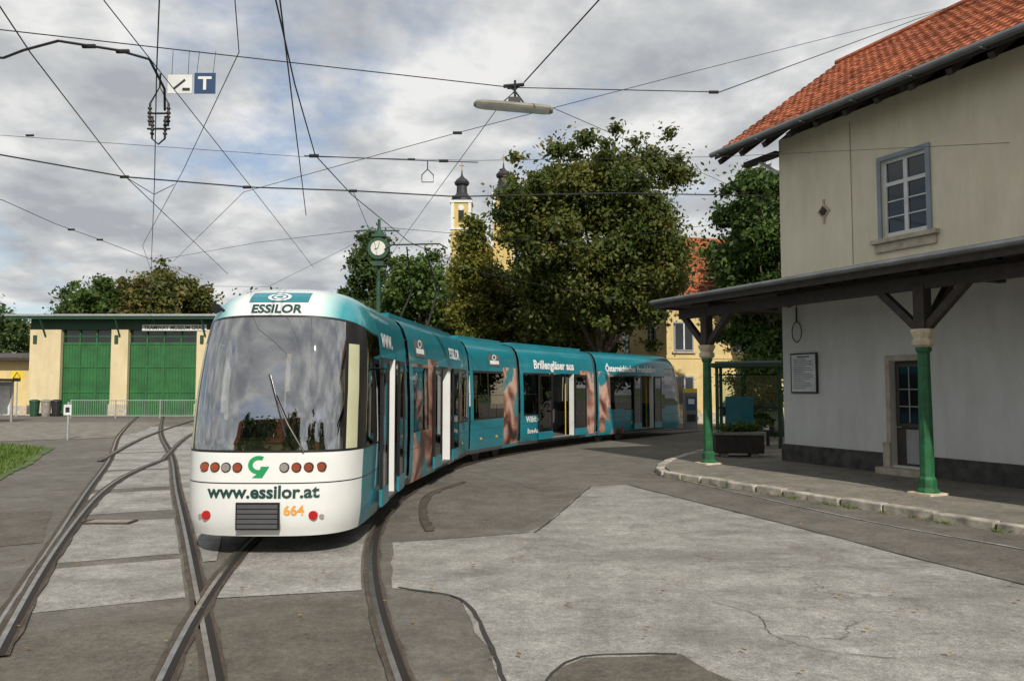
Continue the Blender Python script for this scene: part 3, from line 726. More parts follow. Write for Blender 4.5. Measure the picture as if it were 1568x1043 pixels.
mb.box(-1.25,0,-.12,.06,8.2,8.34,'darkwood'); mb.tube([(-.75,-.03,8.25),(-.02,-.03,7.75)],.05,'winframe',6)
mb.obj('eaves',root,MX)
mb=MB(); mb.tube([(t0-.05,d0-.09,z0-.02),(t1,d0-.09,z0-.02)],.075,'zinc',10)
for i in range(12): mb.box(t0+.3+i*1.5,t0+.34+i*1.5,d0-.19,d0+.05,z0-.12,z0-.1,'zinc')
mb.tube([(2.35,-.012,8.4),(2.35,-.012,4.95)],.006,'zinc',6)
mb.tube([(-.1+15.2,-.08,8.3),(15.1,-.08,.2)],.05,'zinc',10)
mb.box(6.1,6.5,3.3,3.7,11.5,12.5,'zinc'); mb.obj('gutter',root,MX)
# canopy
mb=MB(); H=4.82; E=4.25; TL=-1.43
P=[(0,0,H),(LT,0,H),(LT,-3,E),(TL,-3,E)]; R=[(0,0,H),(TL,-3,E),(TL,1.6,E),(0,1.6,H)]
mb.face(P,'darkroof'); mb.face([R[0],R[1],R[2]],'darkroof'); mb.face([R[0],R[2],R[3]],'darkroof')
mb.face([(x,y,z-.1) for x,y,z in P][::-1],'soffit'); mb.face([(x,y,z-.1) for x,y,z in (R[0],R[1],R[2])][::-1],'soffit')
mb.box(TL-.03,LT,-3.05,-3.0,E-.16,E+.03,'darkwood'); mb.box(TL-.05,TL,-3.0,1.6,E-.16,E+.03,'darkwood')
mb.tube([(TL-.05,-3.12,E+.02),(LT,-3.12,E+.02)],.055,'zinc',10)
for i in range(int(LT/.7)):
    t=.1+i*.7
    mb.face([(t-.05,0,H-.22),(t+.05,0,H-.22),(t+.05,-2.98,E-.2),(t-.05,-2.98,E-.2)],'darkwood')
    for q in (-.05,.05): mb.face([(t+q,0,H-.22),(t+q,-2.98,E-.2),(t+q,-2.98,E-.1),(t+q,0,H-.1)],'darkwood')
mb.box(TL+.3,LT,-2.5,-2.32,3.82,4.05,'darkwood'); mb.box(.0,LT,-.16,-.003,4.3,4.5,'darkwood')
mb.box(TL+1.43,LT,-.05,-.003,H-.03,H+.1,'zinc')
mb.obj('canopy_roof',root,MX)
mb=MB()
for t in (-.11,5.98,12.07):
    d=-2.41
    mb.lathe((t,d,.1),[(0,.2),(.1,.2),(.14,.16),(.3,.155),(.34,.125),(1.3,.12),(2.55,.105),(2.6,.14),(2.66,.14)],'greenpost',8,math.pi/8)
    mb.lathe((t,d,2.76),[(0,.14),(.04,.2),(.12,.2),(.16,.16),(.28,.22),(.33,.22)],'capital',8,math.pi/8)
    mb.box(t-.24,t+.24,d-.24,d+.24,.09,.16,'capital')
    mb.box(t-.11,t+.11,d-.11,d+.11,3.09,3.9,'darkwood')
    for s_ in (-1,1):
        a=Vector((t+s_*.1,d,3.12)); c=Vector((t+s_*.95,d,3.92)); dv=c-a
        mx=Matrix.Translation(a)@Matrix.Rotation(-math.atan2(dv.z,dv.x),4,'Y'); mb.box(0,dv.length,-.07,.07,-.07,.07,'darkwood',mx)
    a=Vector((t,d+.1,3.12)); c=Vector((t,d+.95,4.2)); dv=c-a
    mx=Matrix.Translation(a)@Matrix.Rotation(math.atan2(dv.z,dv.y),4,'X'); mb.box(-.07,.07,0,dv.length,-.07,.07,'darkwood',mx)
    mb.box(t-.07,t+.07,-2.3,-.1,4.06,4.22,'darkwood')
mb.obj('canopy_posts',root,MX,bevel=.008)
nb=MB(); nb.box(.32,1.2,-.06,-.02,1.88,2.9,'iron'); nb.box(.36,1.16,-.066,-.06,1.92,2.86,'winframe')
for i in range(17): nb.box(.44,.44+random.uniform(.35,.66),-.069,-.066,2.0+i*.046,2.012+i*.046,'iron')
nb.box(.55,.97,-.069,-.066,2.79,2.82,'iron'); nb.obj('notice_board',None,MX)
mb=MB(); cpts=[(.55+.16*math.cos(i/20*6.283),-.05,3.45+.26*math.sin(i/20*6.283)) for i in range(21)]
mb.tube(cpts,.012,'iron',6); mb.tube([(.55,-.05,3.7),(.55,-.05,4.1)],.02,'iron'); mb.tube([(.3,-.05,4.1),(.3,-.05,4.5)],.06,'zinc'); mb.obj('cable_loop',None,MX)
mb=MB()
for rr,k in ((.2,'stone'),(.12,'rust')):
    mb.tube([(1.5,-.004,6.4),(1.5,-.03-(.2-rr)*.4,6.4)],rr,k,4)
mb.tube([(1.5,-.02,6.1),(1.5,-.02,6.7)],.03,'stone'); mb.obj('wall_anchor_ornament',None,MX)

# ------------------------------------------------------------------ planter, shelter, ticket machine
PX=Matrix.Translation((6.3,21.9,.12))@Matrix.Rotation(math.radians(-8),4,'Z')
pl=empty('flower_planter')
mb=MB(); mb.box(-.65,.65,-.35,.35,.1,.65,'darkwood'); mb.box(-.7,.7,-.4,.4,.6,.68,'concrete'); mb.box(-.5,-.3,-.3,.3,0,.1,'concrete'); mb.box(.3,.5,-.3,.3,0,.1,'concrete')
for i in range(9): mb.box(-.6+i*.15,-.55+i*.15,-.365,-.35,.12,.58,'darkwood')
mb.obj('trough',pl,PX,bevel=.02)
def leafquads(C,Rd,per,size,up=.3):
    n=len(C)*per; c=np.repeat(C,per,0); r=np.repeat(Rd,per)[:,None]
    d=RNG.normal(0,1,(n,3)); d/=np.linalg.norm(d,axis=1)[:,None]
    p=c+d*r*(np.abs(RNG.normal(0,.62,(n,1)))+.12)*np.array([1,1,.72])
    nr=d*.5+RNG.normal(0,.6,(n,3))+np.array([0,0,up]); nr/=np.linalg.norm(nr,axis=1)[:,None]
    a=np.cross(nr,RNG.normal(0,1,(n,3))); a/=np.linalg.norm(a,axis=1)[:,None]; b_=np.cross(nr,a)
    s=size*RNG.uniform(.55,1.35,(n,1))
    V=np.zeros((n,4,3)); V[:,0]=p-a*s; V[:,1]=p-b_*s*.55; V[:,2]=p+a*s; V[:,3]=p+b_*s*.55
    return V
C=np.array([[6.3+RNG.uniform(-.55,.55),21.9+RNG.uniform(-.25,.25),.9] for _ in range(14)])
quadmesh('plants',leafquads(C,np.full(14,.22),90,.05),'leaf_green',pl)
SX=Matrix.Translation((7.75,25.6,.12))@Matrix.Rotation(math.radians(-20),4,'Z')
mb=MB()
for x in (-.95,.95):
    for y in (-.7,.7): mb.box(x-.05,x+.05,y-.05,y+.05,0,2.55,'friezegreen')
mb.box(-1.15,1.15,-.95,.95,2.55,2.68,'friezegreen'); mb.box(-1.0,1.0,-.8,.8,2.68,2.74,'zinc')
for z in (.35,1.2,2.3): 
    mb.box(-.9,.9,.68,.72,z,z+.05,'friezegreen'); 
    for x in (-.95,.95): mb.box(x-.02,x+.02,-.65,.65,z,z+.05,'friezegreen')
mb.face([(-.9,.7,.4),(.9,.7,.4),(.9,.7,2.3),(-.9,.7,2.3)],'clearglass')
for x in (-.95,.95): mb.face([(x,-.65,.4),(x,.65,.4),(x,.65,2.3),(x,-.65,2.3)],'clearglass')
mb.box(-.8,.1,.6,.66,.5,1.6,'teal'); mb.box(-.7,.7,.25,.6,.45,.5,'darkwood'); mb.box(-.6,-.5,.3,.5,0,.45,'iron'); mb.box(.5,.6,.3,.5,0,.45,'iron')
mb.obj('bus_shelter',None,SX,bevel=.006)
mb=MB(); mx=Matrix.Translation((8.75,38.5,0)); mb.box(-.3,.3,-.25,.25,0,1.75,'zinc'); mb.box(-.24,.24,-.27,-.25,.9,1.55,'steelblue'); mb.box(-.3,.3,-.25,.25,1.75,1.95,'yellow'); mb.box(-.15,.15,-.28,-.27,1.2,1.45,'winframe'); mb.box(-.2,.2,-.28,-.25,.35,.7,'iron')
mb.obj('ticket_machine',None,mx,bevel=.02)
mb=MB(); mb.tube([(7.5,27.5,.12),(7.5,27.5,1.6)],.03,'galv'); mb.box(7.35,7.65,27.4,27.5,1.0,1.5,'galv'); mb.box(7.37,7.63,27.39,27.4,1.05,1.3,'iron'); mb.obj('litter_bin',bevel=.01)

# ------------------------------------------------------------------ depot
dep=empty('tram_depot'); Y=56
mb=MB(); xs=[(-34.4,-32.2),(-28.6,-27.4),(-22.5,-21.3),(-16.6,-14.4)]
for a,c in xs: 
    mb.box(a,c,Y-.35,Y+.3,0,6.1,'depot_wall'); mb.box(a-.06,c+.06,Y-.45,Y-.35,0,.8,'stone'); mb.box(a+.25,a+.5,Y-.42,Y-.352,5.1,5.7,'friezegreen')
mb.box(-34.4,-14.4,Y-.3,Y+.28,6.1,7.0,'friezegreen'); mb.box(-34.4,-34,Y+.3,Y+25,0,7,'depot_wall'); mb.box(-14.8,-14.4,Y+.3,Y+25,0,7,'depot_wall')
mb.obj('walls',dep)
mb=MB()
for a,c in ((-32.2,-28.6),(-27.4,-22.5),(-21.3,-16.6)):
    mb.box(a,c,Y+.0,Y+.1,0,5.2,'gategreen'); mb.box(a,c,Y+.05,Y+.12,5.2,6.1,'darkglass')
    n=4 if c-a>4 else 3
    for i in range(n+1):
        x=a+(c-a)*i/n; mb.box(max(a,x-.06),min(c,x+.06),Y-.05,Y-.002,0,5.2,'friezegreen' if i in (0,n) else 'gategreen'); mb.box(max(a,x-.05),min(c,x+.05),Y-.02,Y+.04,5.2,6.1,'gategreen')
    for z in (.0,1.6,3.4,5.05): mb.box(a+.06,c-.06,Y-.04,Y-.003,z,z+.15,'gategreen')
    w_=a+.2
    while w_<c: mb.box(w_,w_+.02,Y-.012,Y-.004,.1,5,'friezegreen'); w_+=.22
    mb.box(a,c,Y-.02,Y+.03,5.6,5.66,'gategreen')
mb.obj('gates',dep)
mb=MB(); 
mb.face([(-35.6,Y-1.1,7.0),(-13.4,Y-1.1,7.0),(-13.4,Y+12,8.0),(-35.6,Y+12,8.0)],'darkroof'); mb.face([(-35.6,Y+25,7.0),(-13.4,Y+25,7.0),(-13.4,Y+12,8.0),(-35.6,Y+12,8.0)],'darkroof')
mb.box(-35.6,-13.4,Y-1.15,Y-.3,6.95,6.99,'friezegreen'); mb.box(-35.7,-13.3,Y-1.3,Y-1.12,7.0,7.14,'galv'); mb.box(-35.7,-13.3,Y-1.2,Y-1.12,6.8,6.99,'friezegreen')
for x in (-33.3,-28,-21.9): 
    mb.tube([(x,Y-.35,5.6),(x,Y-1.1,6.8)],.07,'friezegreen')
mb.box(-26.4,-21.8,Y-.4,Y-.32,6.02,6.46,'winframe'); mb.obj('roof',dep)
textmesh('TRAMWAY MUSEUM GRAZ',.36,'iron','sign_text',lambda x,y: Vector((-24.1+x,Y-.41,6.12+y)),dep,.02)
ann=empty('depot_annex')
mb=MB(); mb.box(-46,-34.45,Y+.5,Y+10,0,3.9,'yellow_wall'); mb.box(-46.3,-34.42,Y-.4,Y+.6,3.9,4.1,'darkwood'); mb.face([(-46.3,Y-.4,4.11),(-34.42,Y-.4,4.11),(-34.42,Y+6,4.7),(-46.3,Y+6,4.7)],'soffit'); mb.box(-37,-36,Y+.4,Y+.5,1.2,2.4,'darkglass'); mb.box(-46,-34.45,Y+.44,Y+.5,0,.7,'stone'); mb.obj('walls',ann)
mb=MB(); mb.box(-32.2,-28.9,43.4,46,2.35,2.5,'darkwood'); mb.box(-32.3,-28.8,43.3,43.4,2.3,2.55,'zinc')
for x in (-31.9,-29.2): mb.box(x-.05,x+.05,43.6,43.7,0,2.35,'galv'); mb.box(x-.05,x+.05,45.7,45.8,0,2.35,'galv')
mb.box(-31.8,-29.3,45.7,45.74,.4,2.1,'winframe'); mb.box(-31.6,-30,44.6,45,.42,.5,'darkwood'); mb.obj('waiting_shelter')
mb=MB(); mb.tube([(-33.2,52.5,0),(-33.2,52.5,3.0)],.04,'galv'); mb.box(-33.6,-32.8,52.44,52.46,2.5,3.1,'yellow'); mb.tube([(-33.45,52.43,2.6),(-33.2,52.43,3.0),(-32.95,52.43,2.6),(-33.45,52.43,2.6)],.03,'iron'); mb.obj('warning_sign')
for i,(x,k) in enumerate(((-32.9,'friezegreen'),(-32.1,'concrete'),(-31.4,'iron'))):
    mb=MB(); mb.lathe((x,54.0,0),[(0,.24),(.1,.26),(.95,.32),(1.0,.35),(1.1,.33),(1.16,.15)],k,14); mb.tube([(x-.3,54.25,.12),(x+.3,54.25,.12)],.1,'iron'); mb.obj('waste_bin')
mb=MB(); Yf=51
for i in range(6):
    x=-28.7+i*2.9
    mb.tube([(x,Yf,0),(x,Yf,1.2)],.045,'galv',8)
    if i<5:
        for z in (.15,1.15): mb.tube([(x,Yf,z),(x+2.9,Yf,z)],.03,'galv',6)
        for j in range(1,20): mb.tube([(x+j*.145,Yf,.15),(x+j*.145,Yf,1.15)],.011,'galv',4)
mb.obj('metal_fence')
mb=MB(); mb.tube([(-17.2,30.4,0),(-17.2,30.4,1.45)],.05,'galv',8); mb.box(-17.35,-17.05,30.33,30.36,.95,1.35,'winframe'); mb.box(-17.28,-17.12,30.325,30.33,1.05,1.25,'iron'); mb.obj('marker_post')

# ------------------------------------------------------------------ houses
def house(name,cx,cy,rot,L,Wd,h,rh,wall,wins=True):
    r_=empty(name); mx=Matrix.Translation((cx,cy,0))@Matrix.Rotation(rot,4,'Z'); mb=MB()
    mb.box(-L/2,L/2,-Wd/2,Wd/2,0,h,wall)
    for s_ in (-1,1): mb.face([(s_*L/2,-Wd/2,h),(s_*L/2,Wd/2,h),(s_*L/2,0,h+rh)],wall)
    mb.box(-L/2-.03,L/2+.03,-Wd/2-.03,Wd/2+.03,0,.6,'stone'); mb.box(-L/2-.04,L/2+.04,-Wd/2-.04,Wd/2+.04,h*.5,h*.5+.15,wall)
    mb.obj('walls',r_,mx)
    mb=MB(); o=.5; sl=rh/(Wd/2)
    for s_ in (-1,1):
        n=16
        for i in range(n):
            fa=i/n; fb=(i+1)/n; ya=s_*(Wd/2+o)*(1-fa); yb=s_*(Wd/2+o)*(1-fb); zA=h-o*sl+(rh+o*sl)*fa+.14; zB=h-o*sl+(rh+o*sl)*fb+.08
            mb.face([(-L/2-o,ya,zA),(L/2+o,ya,zA),(L/2+o,yb,zB),(-L/2-o,yb,zB)],'tile'); mb.face([(-L/2-o,ya,zA-.06),(L/2+o,ya,zA-.06),(L/2+o,ya,zA),(-L/2-o,ya,zA)],'tile')
        for e_ in (-L/2-o,L/2+o):
            mb.face([(e_,s_*(Wd/2+o),h-o*sl-.15),(e_,s_*(Wd/2+o),h-o*sl+.12),(e_,0,h+rh+.12),(e_,0,h+rh-.15)],'winframe')
        mb.face([(-L/2-o,s_*(Wd/2+o),h-o*sl),(L/2+o,s_*(Wd/2+o),h-o*sl),(L/2+o,0,h+rh),(-L/2-o,0,h+rh)],'soffit')
    mb.box(L*.15,L*.15+.6,.4,1.0,h+rh*.6,h+rh+1.0,'stone')
    mb.obj('roof',r_,mx)
    mb=MB()
    def win(x,y,z,ax):
        w2,hh=.5,1.45
        if ax=='x':
            mb.box(x-w2-.08,x+w2+.08,y-.05,y-.002,z-.08,z+hh+.08,'winsur'); mb.box(x-w2,x+w2,y-.06,y-.05,z,z+hh,'darkglass'); mb.box(x-.04,x+.04,y-.08,y-.06,z,z+hh,'winframe'); mb.box(x-w2-.2,x+w2+.2,y-.14,y-.05,z-.2,z-.12,'stone')
        else:
            mb.box(x-.05,x-.002,y-w2-.08,y+w2+.08,z-.08,z+hh+.08,'winsur'); mb.box(x-.06,x-.05,y-w2,y+w2,z,z+hh,'darkglass'); mb.box(x-.08,x-.06,y-.04,y+.04,z,z+hh,'winframe')
    i=-L/2+1.0
    while i<L/2-1:
        for z in (1.1,h*.5+.5): win(i,-Wd/2,z,'x')
        i+=3.6
    for yy in (-Wd/4,Wd/4):
        for z in (1.1,h*.5+.5): win(-L/2,yy,z,'y')
    mb.obj('windows',r_,mx)
house('yellow_house',13.3,48.5,math.radians(12),11.5,8.5,7.2,4.0,'yellow_wall')
house('distant_house',5.0,76,math.radians(5),16,9,7.2,4.2,'yellow_wall')
house('distant_house',30,64,math.radians(-10),14,9,7.0,5,'cream_wall')
house('reflection_house',-14,-34,math.radians(4),22,11,10,5,'yellow_wall')  # unseen house behind the camera, added for the windscreen to reflect
house('reflection_house',16,-38,math.radians(-6),16,11,8,4.5,'cream_wall')  # second unseen house, also added only for reflections

# ------------------------------------------------------------------ church
ch=empty('church')
mb=MB()
for x,yy,top in ((-13,200,49),(-2.2,200,51)):
    mb.box(x-2.6,x+2.6,yy-2.6,yy+2.6,0,top,'church_wall'); mb.box(x-2.9,x+2.9,yy-2.9,yy+2.9,top,top+.6,'winframe'); mb.box(x-2.8,x+2.8,yy-2.8,yy+2.8,top-7,top-6.5,'winframe')
    for s_ in (-1,1): mb.box(x+s_*2.2-.4,x+s_*2.2+.4,yy-2.75,yy-2.6,top-6.5,top,'winframe')
    mb.box(x-.7,x+.7,yy-2.7,yy-2.6,top-5,top-2,'darkglass'); mb.tube([(x,yy-2.7,top-1.3),(x,yy-2.6,top-1.3)],.75,'winframe',16)
    mb.lathe((x,yy,top+.6),[(0,2.9),(.8,2.8),(1.8,1.9),(2.4,1.45),(2.8,1.4),(4.4,1.3),(4.6,1.8),(5.2,2.0),(5.9,1.5),(6.6,.6),(7.2,.25),(8.4,.14)],'copper',12)
    mb.tube([(x,yy,top+8.8),(x,yy,top+11.2)],.12,'gold'); mb.tube([(x-.6,yy,top+10.3),(x+.6,yy,top+10.3)],.12,'gold')
mb.box(-13,-2,203,240,0,34,'church_wall'); mb.face([(-14,203,34),(-1,203,34),(-7.5,203,41)],'church_wall'); mb.face([(-14,203,34),(-7.5,203,41),(-7.5,240,41),(-14,240,34)],'tile'); mb.face([(-1,203,34),(-7.5,203,41),(-7.5,240,41),(-1,240,34)],'tile')
mb.obj('twin_towers',ch)

# ------------------------------------------------------------------ station clock on post
mb=MB(); cx,cyy=-4.9,28.5
mb.lathe((cx,cyy,0),[(0,.25),(.5,.2),(.55,.12),(5.9,.08),(6.0,.1)],'friezegreen',10)
mb.tube([(cx,cyy,5.9),(cx,cyy,8.2)],.06,'friezegreen'); mb.tube([(cx,cyy-.16,7.1),(cx,cyy+.16,7.1)],.4,'friezegreen',24); mb.tube([(cx,cyy-.19,7.1),(cx,cyy-.16,7.1)],.27,'diff',24)
mb.tube([(cx,cyy-.2,7.1),(cx+.05,cyy-.2,7.3)],.012,'iron',4); mb.tube([(cx,cyy-.2,7.1),(cx-.13,cyy-.2,7.05)],.015,'iron',4)
mb.box(cx-.2,cx+.2,cyy-.2,cyy+.2,6.45,6.62,'friezegreen'); mb.box(cx-.25,cx+.25,cyy-.2,cyy+.2,7.52,7.62,'friezegreen'); mb.lathe((cx,cyy,7.62),[(0,.2),(.15,.1),(.3,.05),(.5,.03)],'friezegreen',8)
mb.box(cx-.75,cx+.75,cyy-.03,cyy+.03,7.75,7.8,'friezegreen')
mb.obj('post_clock',bevel=.004)

# ------------------------------------------------------------------ trees
def tree(name,x,y,top,rad,zb,key,ncl,per,leaf,seed,cr=.2,squash=1.0,tr=.3,flat=1.0):
    rs=np.random.default_rng(seed); root=empty(name,(0,0,0))
    cz=(top+zb)/2; rz=(top-zb)/2
    ph=rs.uniform(0,6.28,6)
    C=[];R=[]
    for i in range(ncl):
        d=rs.normal(0,1,3); d/=np.linalg.norm(d)
        th=math.atan2(d[1],d[0]); lob=.86+.14*math.sin(3*th+ph[0]+2*d[2])*math.cos(2.3*d[2]*2+ph[1])+.08*math.sin(5*th+ph[2]+3*d[2])
        rr=rs.uniform(.1,1)**.42*lob
        zf=d[2]*rr; wf=(1-.15*max(0,-zf)) if squash==1 else (1-.55*max(0,zf+.2))
        c=np.array([x+d[0]*rr*rad*wf,y+d[1]*rr*rad*wf,cz+zf*rz])
        C.append(c); R.append(rad*cr*rs.uniform(.5,1.4))
    C=np.array(C);R=np.array(R)
    V=leafquads(C,R,per,leaf)
    ne=ncl; E=C[rs.integers(0,ncl,ne)]+rs.normal(0,1,(ne,3))*rad*.13
    V2=leafquads(E,np.full(ne,rad*cr*.5),per//4,leaf)
    quadmesh('crown',np.concatenate([V,V2]),key,root)
    mb=MB(); zt=zb+(top-zb)*.7
    pts=[(x+rs.normal(0,.08)*i*.3,y+rs.normal(0,.08)*i*.3,zt*i/7) for i in range(8)]
    mb.tube(pts,[tr*1.35]+[tr*(1-.11*i) for i in range(1,8)],'bark',9)
    for i in range(min(22,ncl)):
        j=rs.integers(2,6); a=Vector(pts[j]); c=Vector(C[i]); 
        m1=a.lerp(c,.45)+Vector((0,0,.08*(c-a).length)); mb.tube([a,m1,c],[tr*.42,tr*.25,tr*.07],'bark',6)
    mb.obj('trunk',root,smooth=True)
tree('chestnut_tree',4.4,39,15.4,5.4,3.6,'leaf_chestnut',190,560,.125,1,.18,tr=.38)
tree('yellowing_tree',-2.1,43,12.4,2.0,2.0,'leaf_yellow',70,400,.12,2,.32,squash=.5,tr=.2)
tree('linden_tree',-5.6,50,11.8,3.6,2,'leaf_green',90,400,.15,3,.25)
tree('linden_tree',-10.6,58,14.4,3.0,2,'leaf_dark',80,380,.16,4,.27,squash=.5)
tree('linden_tree',.6,46,10.0,3.6,2,'leaf_chestnut',80,400,.14,24,.25)
tree('linden_tree',4.2,47,8.2,2.5,1.5,'leaf_dark',60,360,.14,25,.25)
tree('maple_tree',10.8,32.0,12.4,2.9,1.4,'leaf_green',110,500,.115,5,.22,tr=.25)
tree('maple_tree',13.6,42,13.6,2.8,5.0,'leaf_dark',60,340,.15,6,.22,tr=.3)
tree('chestnut_tree',-2.2,56,10.5,4.0,2,'leaf_dark',60,320,.17,8,.26)
tree('oak_tree',-36,82,15.3,5.6,3,'leaf_autumn',90,300,.24,10,.25)
tree('oak_tree',-43,84,14.6,5.5,2,'leaf_green',90,300,.24,12,.25)
tree('oak_tree',-49,90,13.8,5,2,'leaf_dark',80,280,.24,13,.25)
tree('oak_tree',-29,92,13,6,2,'leaf_dark',80,280,.24,14,.25)
tree('shrub_tree',9.2,29,3.6,1.5,.2,'leaf_green',34,260,.07,15,.32,tr=.06)
tree('yard_tree',-48,68,10.8,6.0,1,'leaf_dark',80,300,.2,17,.26)
for i,(x,y,k) in enumerate(((-15,-20,'leaf_dark'),(-6,-23,'leaf_green'),(7,-24,'leaf_chestnut'),(17,-20,'leaf_dark'))):
    tree('reflection_tree',x,y,12+i%3,4.4,2.5,k,40,130,.28,30+i,.26)  # unseen trees behind the camera, added as dark reflections in the windscreen
C=[];R=[]
for i in range(300):
    a=RNG.uniform(-1,1); yy=RNG.uniform(95,125); xx=a*95; C.append((xx,yy,RNG.uniform(.5,9.5+3*math.sin(xx*.13)+2*math.sin(xx*.31)))); R.append(RNG.uniform(2,3.4))
quadmesh('distant_trees',leafquads(np.array(C),np.array(R),140,.36),'leaf_dark')

# ------------------------------------------------------------------ overhead line
wr=MB()
def sag(P,r=.012,s=0.0,n=6):
    for a,c in zip(P,P[1:]):
        a=Vector(a);c=Vector(c); pts=[a.lerp(c,i/n)-Vector((0,0,s*4*(i/n)*(1-i/n))) for i in range(n+1)]
        wr.tube(pts,r*.62,'wire',5,False)
def knob(p,r=.035): 
    p=Vector(p); wr.tube([p-Vector((.08,0,0)),p+Vector((.08,0,0))],r*.8,'wire',7)
a_=[(-14,12.2,6.5),(-9.2,13.8,6.2),(-7.6,15.1,6.15),(-5.4,15.7,6.1),(-3.3,16.0,6.1),(-1.2,16.5,6.1),(2.2,16.6,6.2),(7.1,20.5,7.1)]
sag(a_,.024); [knob(p,.04) for p in a_[2:6]]
b_=[(-12,9.0,7.1),(-7.1,10.6,7.0),(0,12.7,7.0),(3.5,12.9,7.0),(11.5,20,12)]
sag(b_,.014); knob(b_[2]); knob((3.4,12.9,7.0))
sag([(0.2,12.6,7.05),(1.2,10.3,7.3),(3.4,5,8)],.018)
sag([(-3.0,6.0,6.35),(-3.9,8.4,6.3),(-4.7,10.1,6.2),(-7.1,15.3,6.1),(-11.4,24.5,6.0),(-20,43,6),(-25,55,6)],.014)
sag([(-1.5,4,5.7),(-2.2,7.2,5.7),(-4.4,16.5,5.7)],.014)
sag([(-1.9,5,5.8),(-2.3,7.4,5.8),(-2.7,9.5,5.8),(-3.2,12.5,5.8),(-3.1,14.9,5.75),(-2.6,19.6,5.7),(-1.2,24.2,5.65),(2.1,29.2,5.65),(6.7,35,5.65),(12,40,5.7)],.015)
sag([(-3,4,6.2),(-4.4,8.2,6.2),(-5.3,15.6,6.1),(-6.6,25.8,6.0)],.011)
sag([(-4,3,6.2),(-5.6,8.3,6.2),(-6.0,9.5,6.2),(-7.5,15.0,6.1),(-10.0,27.3,6.0)],.014)
sag([(-16,16.4,7.6),(-10.9,16.4,7.4),(-4.6,16.6,7.0),(-.8,16.9,7.0),(4.6,16.6,7.0),(9.8,15.0,6.8)],.009); knob((-10.3,16.4,7.4),.03); knob((-2.2,16.8,7.0),.03)
sag([(11.5,20,12),(3.5,15.0,8.2),(.7,13.1,6.8),(-.96,13.5,6.5),(-5.6,16.1,6.1),(-10.7,24.5,6.0)],.010); knob((-.96,13.5,6.5))
sag([(-.27,13.2,6.8),(-2.3,19.2,6.3),(-3.8,24.4,6.2),(-5,30,6.2)],.011)
sag([(.7,13.1,6.8),(5.3,20.2,7.5),(9,26,8)],.010)
sag([(-2.0,5.0,6.4),(-3.4,9.5,6.2),(-6.2,14.5,6.1),(-10.5,22,6.05),(-15,33,6)],.010)
sag([(-3.3,16.0,6.1),(-3.9,22,6.1),(-4.9,28.4,6.6)],.011); sag([(-11.4,24.5,6.0),(-7.0,21.5,6.05),(-3.1,19.0,5.95)],.010); sag([(-3.1,19,5.95),(1.5,22.5,6.2),(7.2,20.7,6.6)],.010)
sag([(-14,13,6.2),(-11.1,16.8,6.1),(-11.4,19.3,6.1),(-11.4,21.2,6.1),(-11.7,29.4,6.1)],.013); knob((-11.4,20,6.1)); knob((-11.4,21.4,6.1))
sag([(-9,9.2,6.1),(-6.6,9.9,6.3),(-6.2,9.67,6.3),(-5.6,9.4,6.3),(-5.0,9.67,6.3),(-4.7,9.9,6.28),(-4.68,10.3,6.05),(-4.85,10.7,5.9)],.028)
for p in ((-5.3,9.55,6.3),(-4.95,9.7,6.3)): knob(p,.035)
sag([(-3.57,13.2,6),(-1.48,13.5,6),(-.6,13.6,6)],.015); knob((-3.4,13.2,6),.04); knob((-1.2,13.5,6)); 
wr.tube([(-1.48,13.5,6),(-1.48,13.5,5.85),(-1.58,13.5,5.75),(-1.58,13.5,5.62),(-1.38,13.5,5.62),(-1.38,13.5,5.75),(-1.48,13.5,5.85)],.01,'wire',5)
sag([(-7.5,15,6.1),(-7.1,15.3,5.85),(-6.8,15.5,6.1)],.012)
sag([(-20,38,7),(-10.7,34,6.4),(-4.8,28.5,7.8)],.012)
wr.obj('overhead_wires')
mb=MB(); c=Vector((-4.95,10.75,5.85))
for dx_,dz in ((-.13,0),(.13,0),(-.09,-.18),(.09,-.18)):
    mb.tube([c+Vector((dx_,0,dz+.16)),c+Vector((dx_,0,dz-.16))],[.016,.016],'iron',6); 
    for q in range(4): mb.tube([c+Vector((dx_,0,dz-.1+q*.06)),c+Vector((dx_,0,dz-.08+q*.06))],.03,'iron',8)
mb.tube([c+Vector((-.16,0,.02)),c+Vector((.16,0,.02))],.014,'iron'); mb.tube([c+Vector((-.16,0,-.2)),c+Vector((.16,0,-.2))],.014,'iron')
mb.tube([c+Vector((-.13,0,.16)),c+Vector((0,0,.4)),c+Vector((.13,0,.16))],.012,'iron'); mb.tube([c+Vector((-.09,0,-.34)),c+Vector((0,0,-.42)),c+Vector((.09,0,-.34))],.012,'iron')
mb.tube([c+Vector((0,0,.4)),c+Vector((.05,-.1,.55))],.012,'iron'); mb.obj('section_insulator')
mb=MB(); L=.66
LM=Matrix.Translation((0.02,12.65,6.64))@Matrix.Rotation(math.radians(7),4,'Y')@Matrix.Rotation(math.radians(-6),4,'Z')
def ring(x,w_,h0,h1): return [Vector((x,w_*math.cos(t),h0+(h1-h0)*(.5+.5*math.sin(t)))) for t in [i/14*2*math.pi for i in range(14)]]
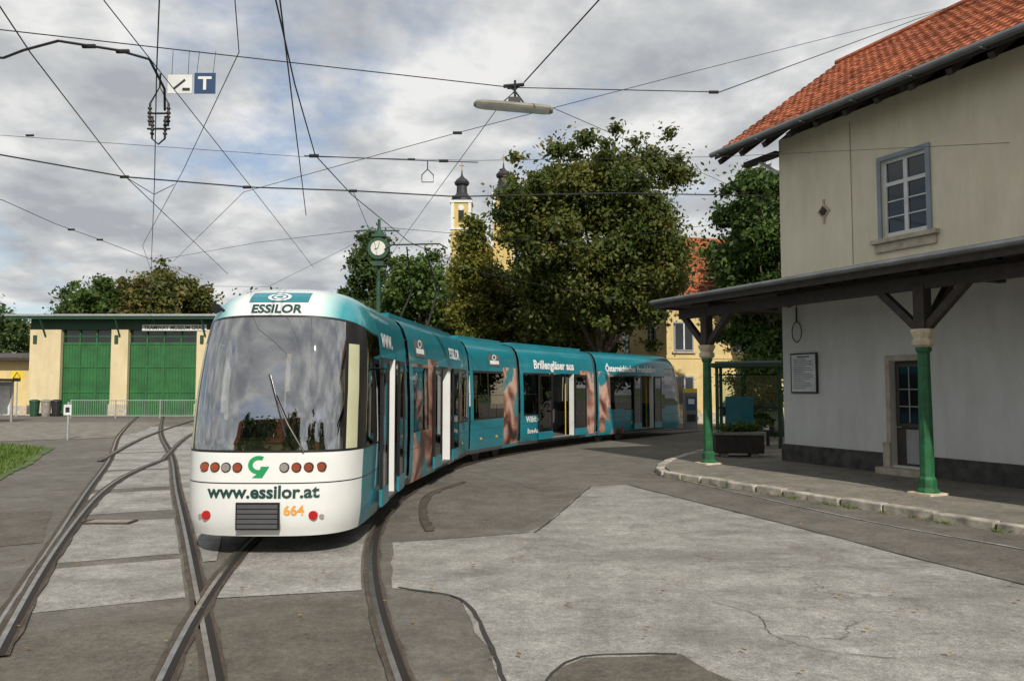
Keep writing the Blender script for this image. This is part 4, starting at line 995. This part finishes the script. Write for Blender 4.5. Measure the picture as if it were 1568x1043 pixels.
st=[(-L,.05,-.03,.04),(-L+.05,.11,-.05,.07),(-L+.15,.13,-.06,.085),(0,.135,-.06,.09),(L-.15,.13,-.06,.085),(L-.05,.11,-.05,.07),(L,.05,-.03,.04)]
rg=[ring(*q) for q in st]
for q in range(len(rg)-1):
    for j in range(14):
        k='diff' if (rg[q][j].z+rg[q][(j+1)%14].z)/2<-.02 and 0<q<len(rg)-2 else 'lampgrey'
        mb.face([LM@rg[q][j],LM@rg[q+1][j],LM@rg[q+1][(j+1)%14],LM@rg[q][(j+1)%14]],k)
for e_ in (rg[0],rg[-1]): mb.face([LM@p for p in e_],'lampgrey')
for x in (-.18,.18): mb.tube([LM@Vector((x,0,.08)),Vector((.05,12.65,6.92)),Vector((.02+x*.5,12.7,7.02))],.015,'iron')
mb.tube([Vector((-.14,12.7,7.02)),Vector((.2,12.65,7.03))],.03,'iron'); mb.tube([Vector((.05,12.65,6.72)),Vector((.05,12.65,7.1))],.022,'iron'); mb.box(-.06,.14,12.58,12.72,6.72,6.8,'iron')
mb.obj('hanging_street_lamp',smooth=False)
mb=MB(); s=.155; y0=11.25; cx,cz=-4.52,6.5
mb.box(cx-s,cx+s,y0,y0+.012,cz-s,cz+s,'signblue'); mb.box(cx-.1,cx+.1,y0-.006,y0-.002,cz+.06,cz+.1,'winframe'); mb.box(cx-.022,cx+.022,y0-.006,y0-.002,cz-.1,cz+.06,'winframe')
for x in (-.12,.12): mb.tube([(cx+x,y0,cz+s),(cx+x,y0+.08,7.02)],.004,'iron')
mb.obj('tram_stop_sign')
mb=MB(); cx,cz=-4.9,6.5; mb.box(cx-.18,cx+.18,y0+.03,y0+.042,cz-.14,cz+.14,'winframe')
mx=Matrix.Translation((cx,y0+.026,cz))@Matrix.Rotation(math.radians(-40),4,'Y'); mb.box(-.12,.1,0,.003,-.016,.016,'iron',mx); mb.box(cx+.04,cx+.15,y0+.024,y0+.027,cz-.1,cz-.06,'iron')
for x in (-.12,.12): mb.tube([(cx+x,y0+.03,cz+.14),(cx+x,y0+.05,7.02)],.004,'iron')
mb.obj('wire_sign')
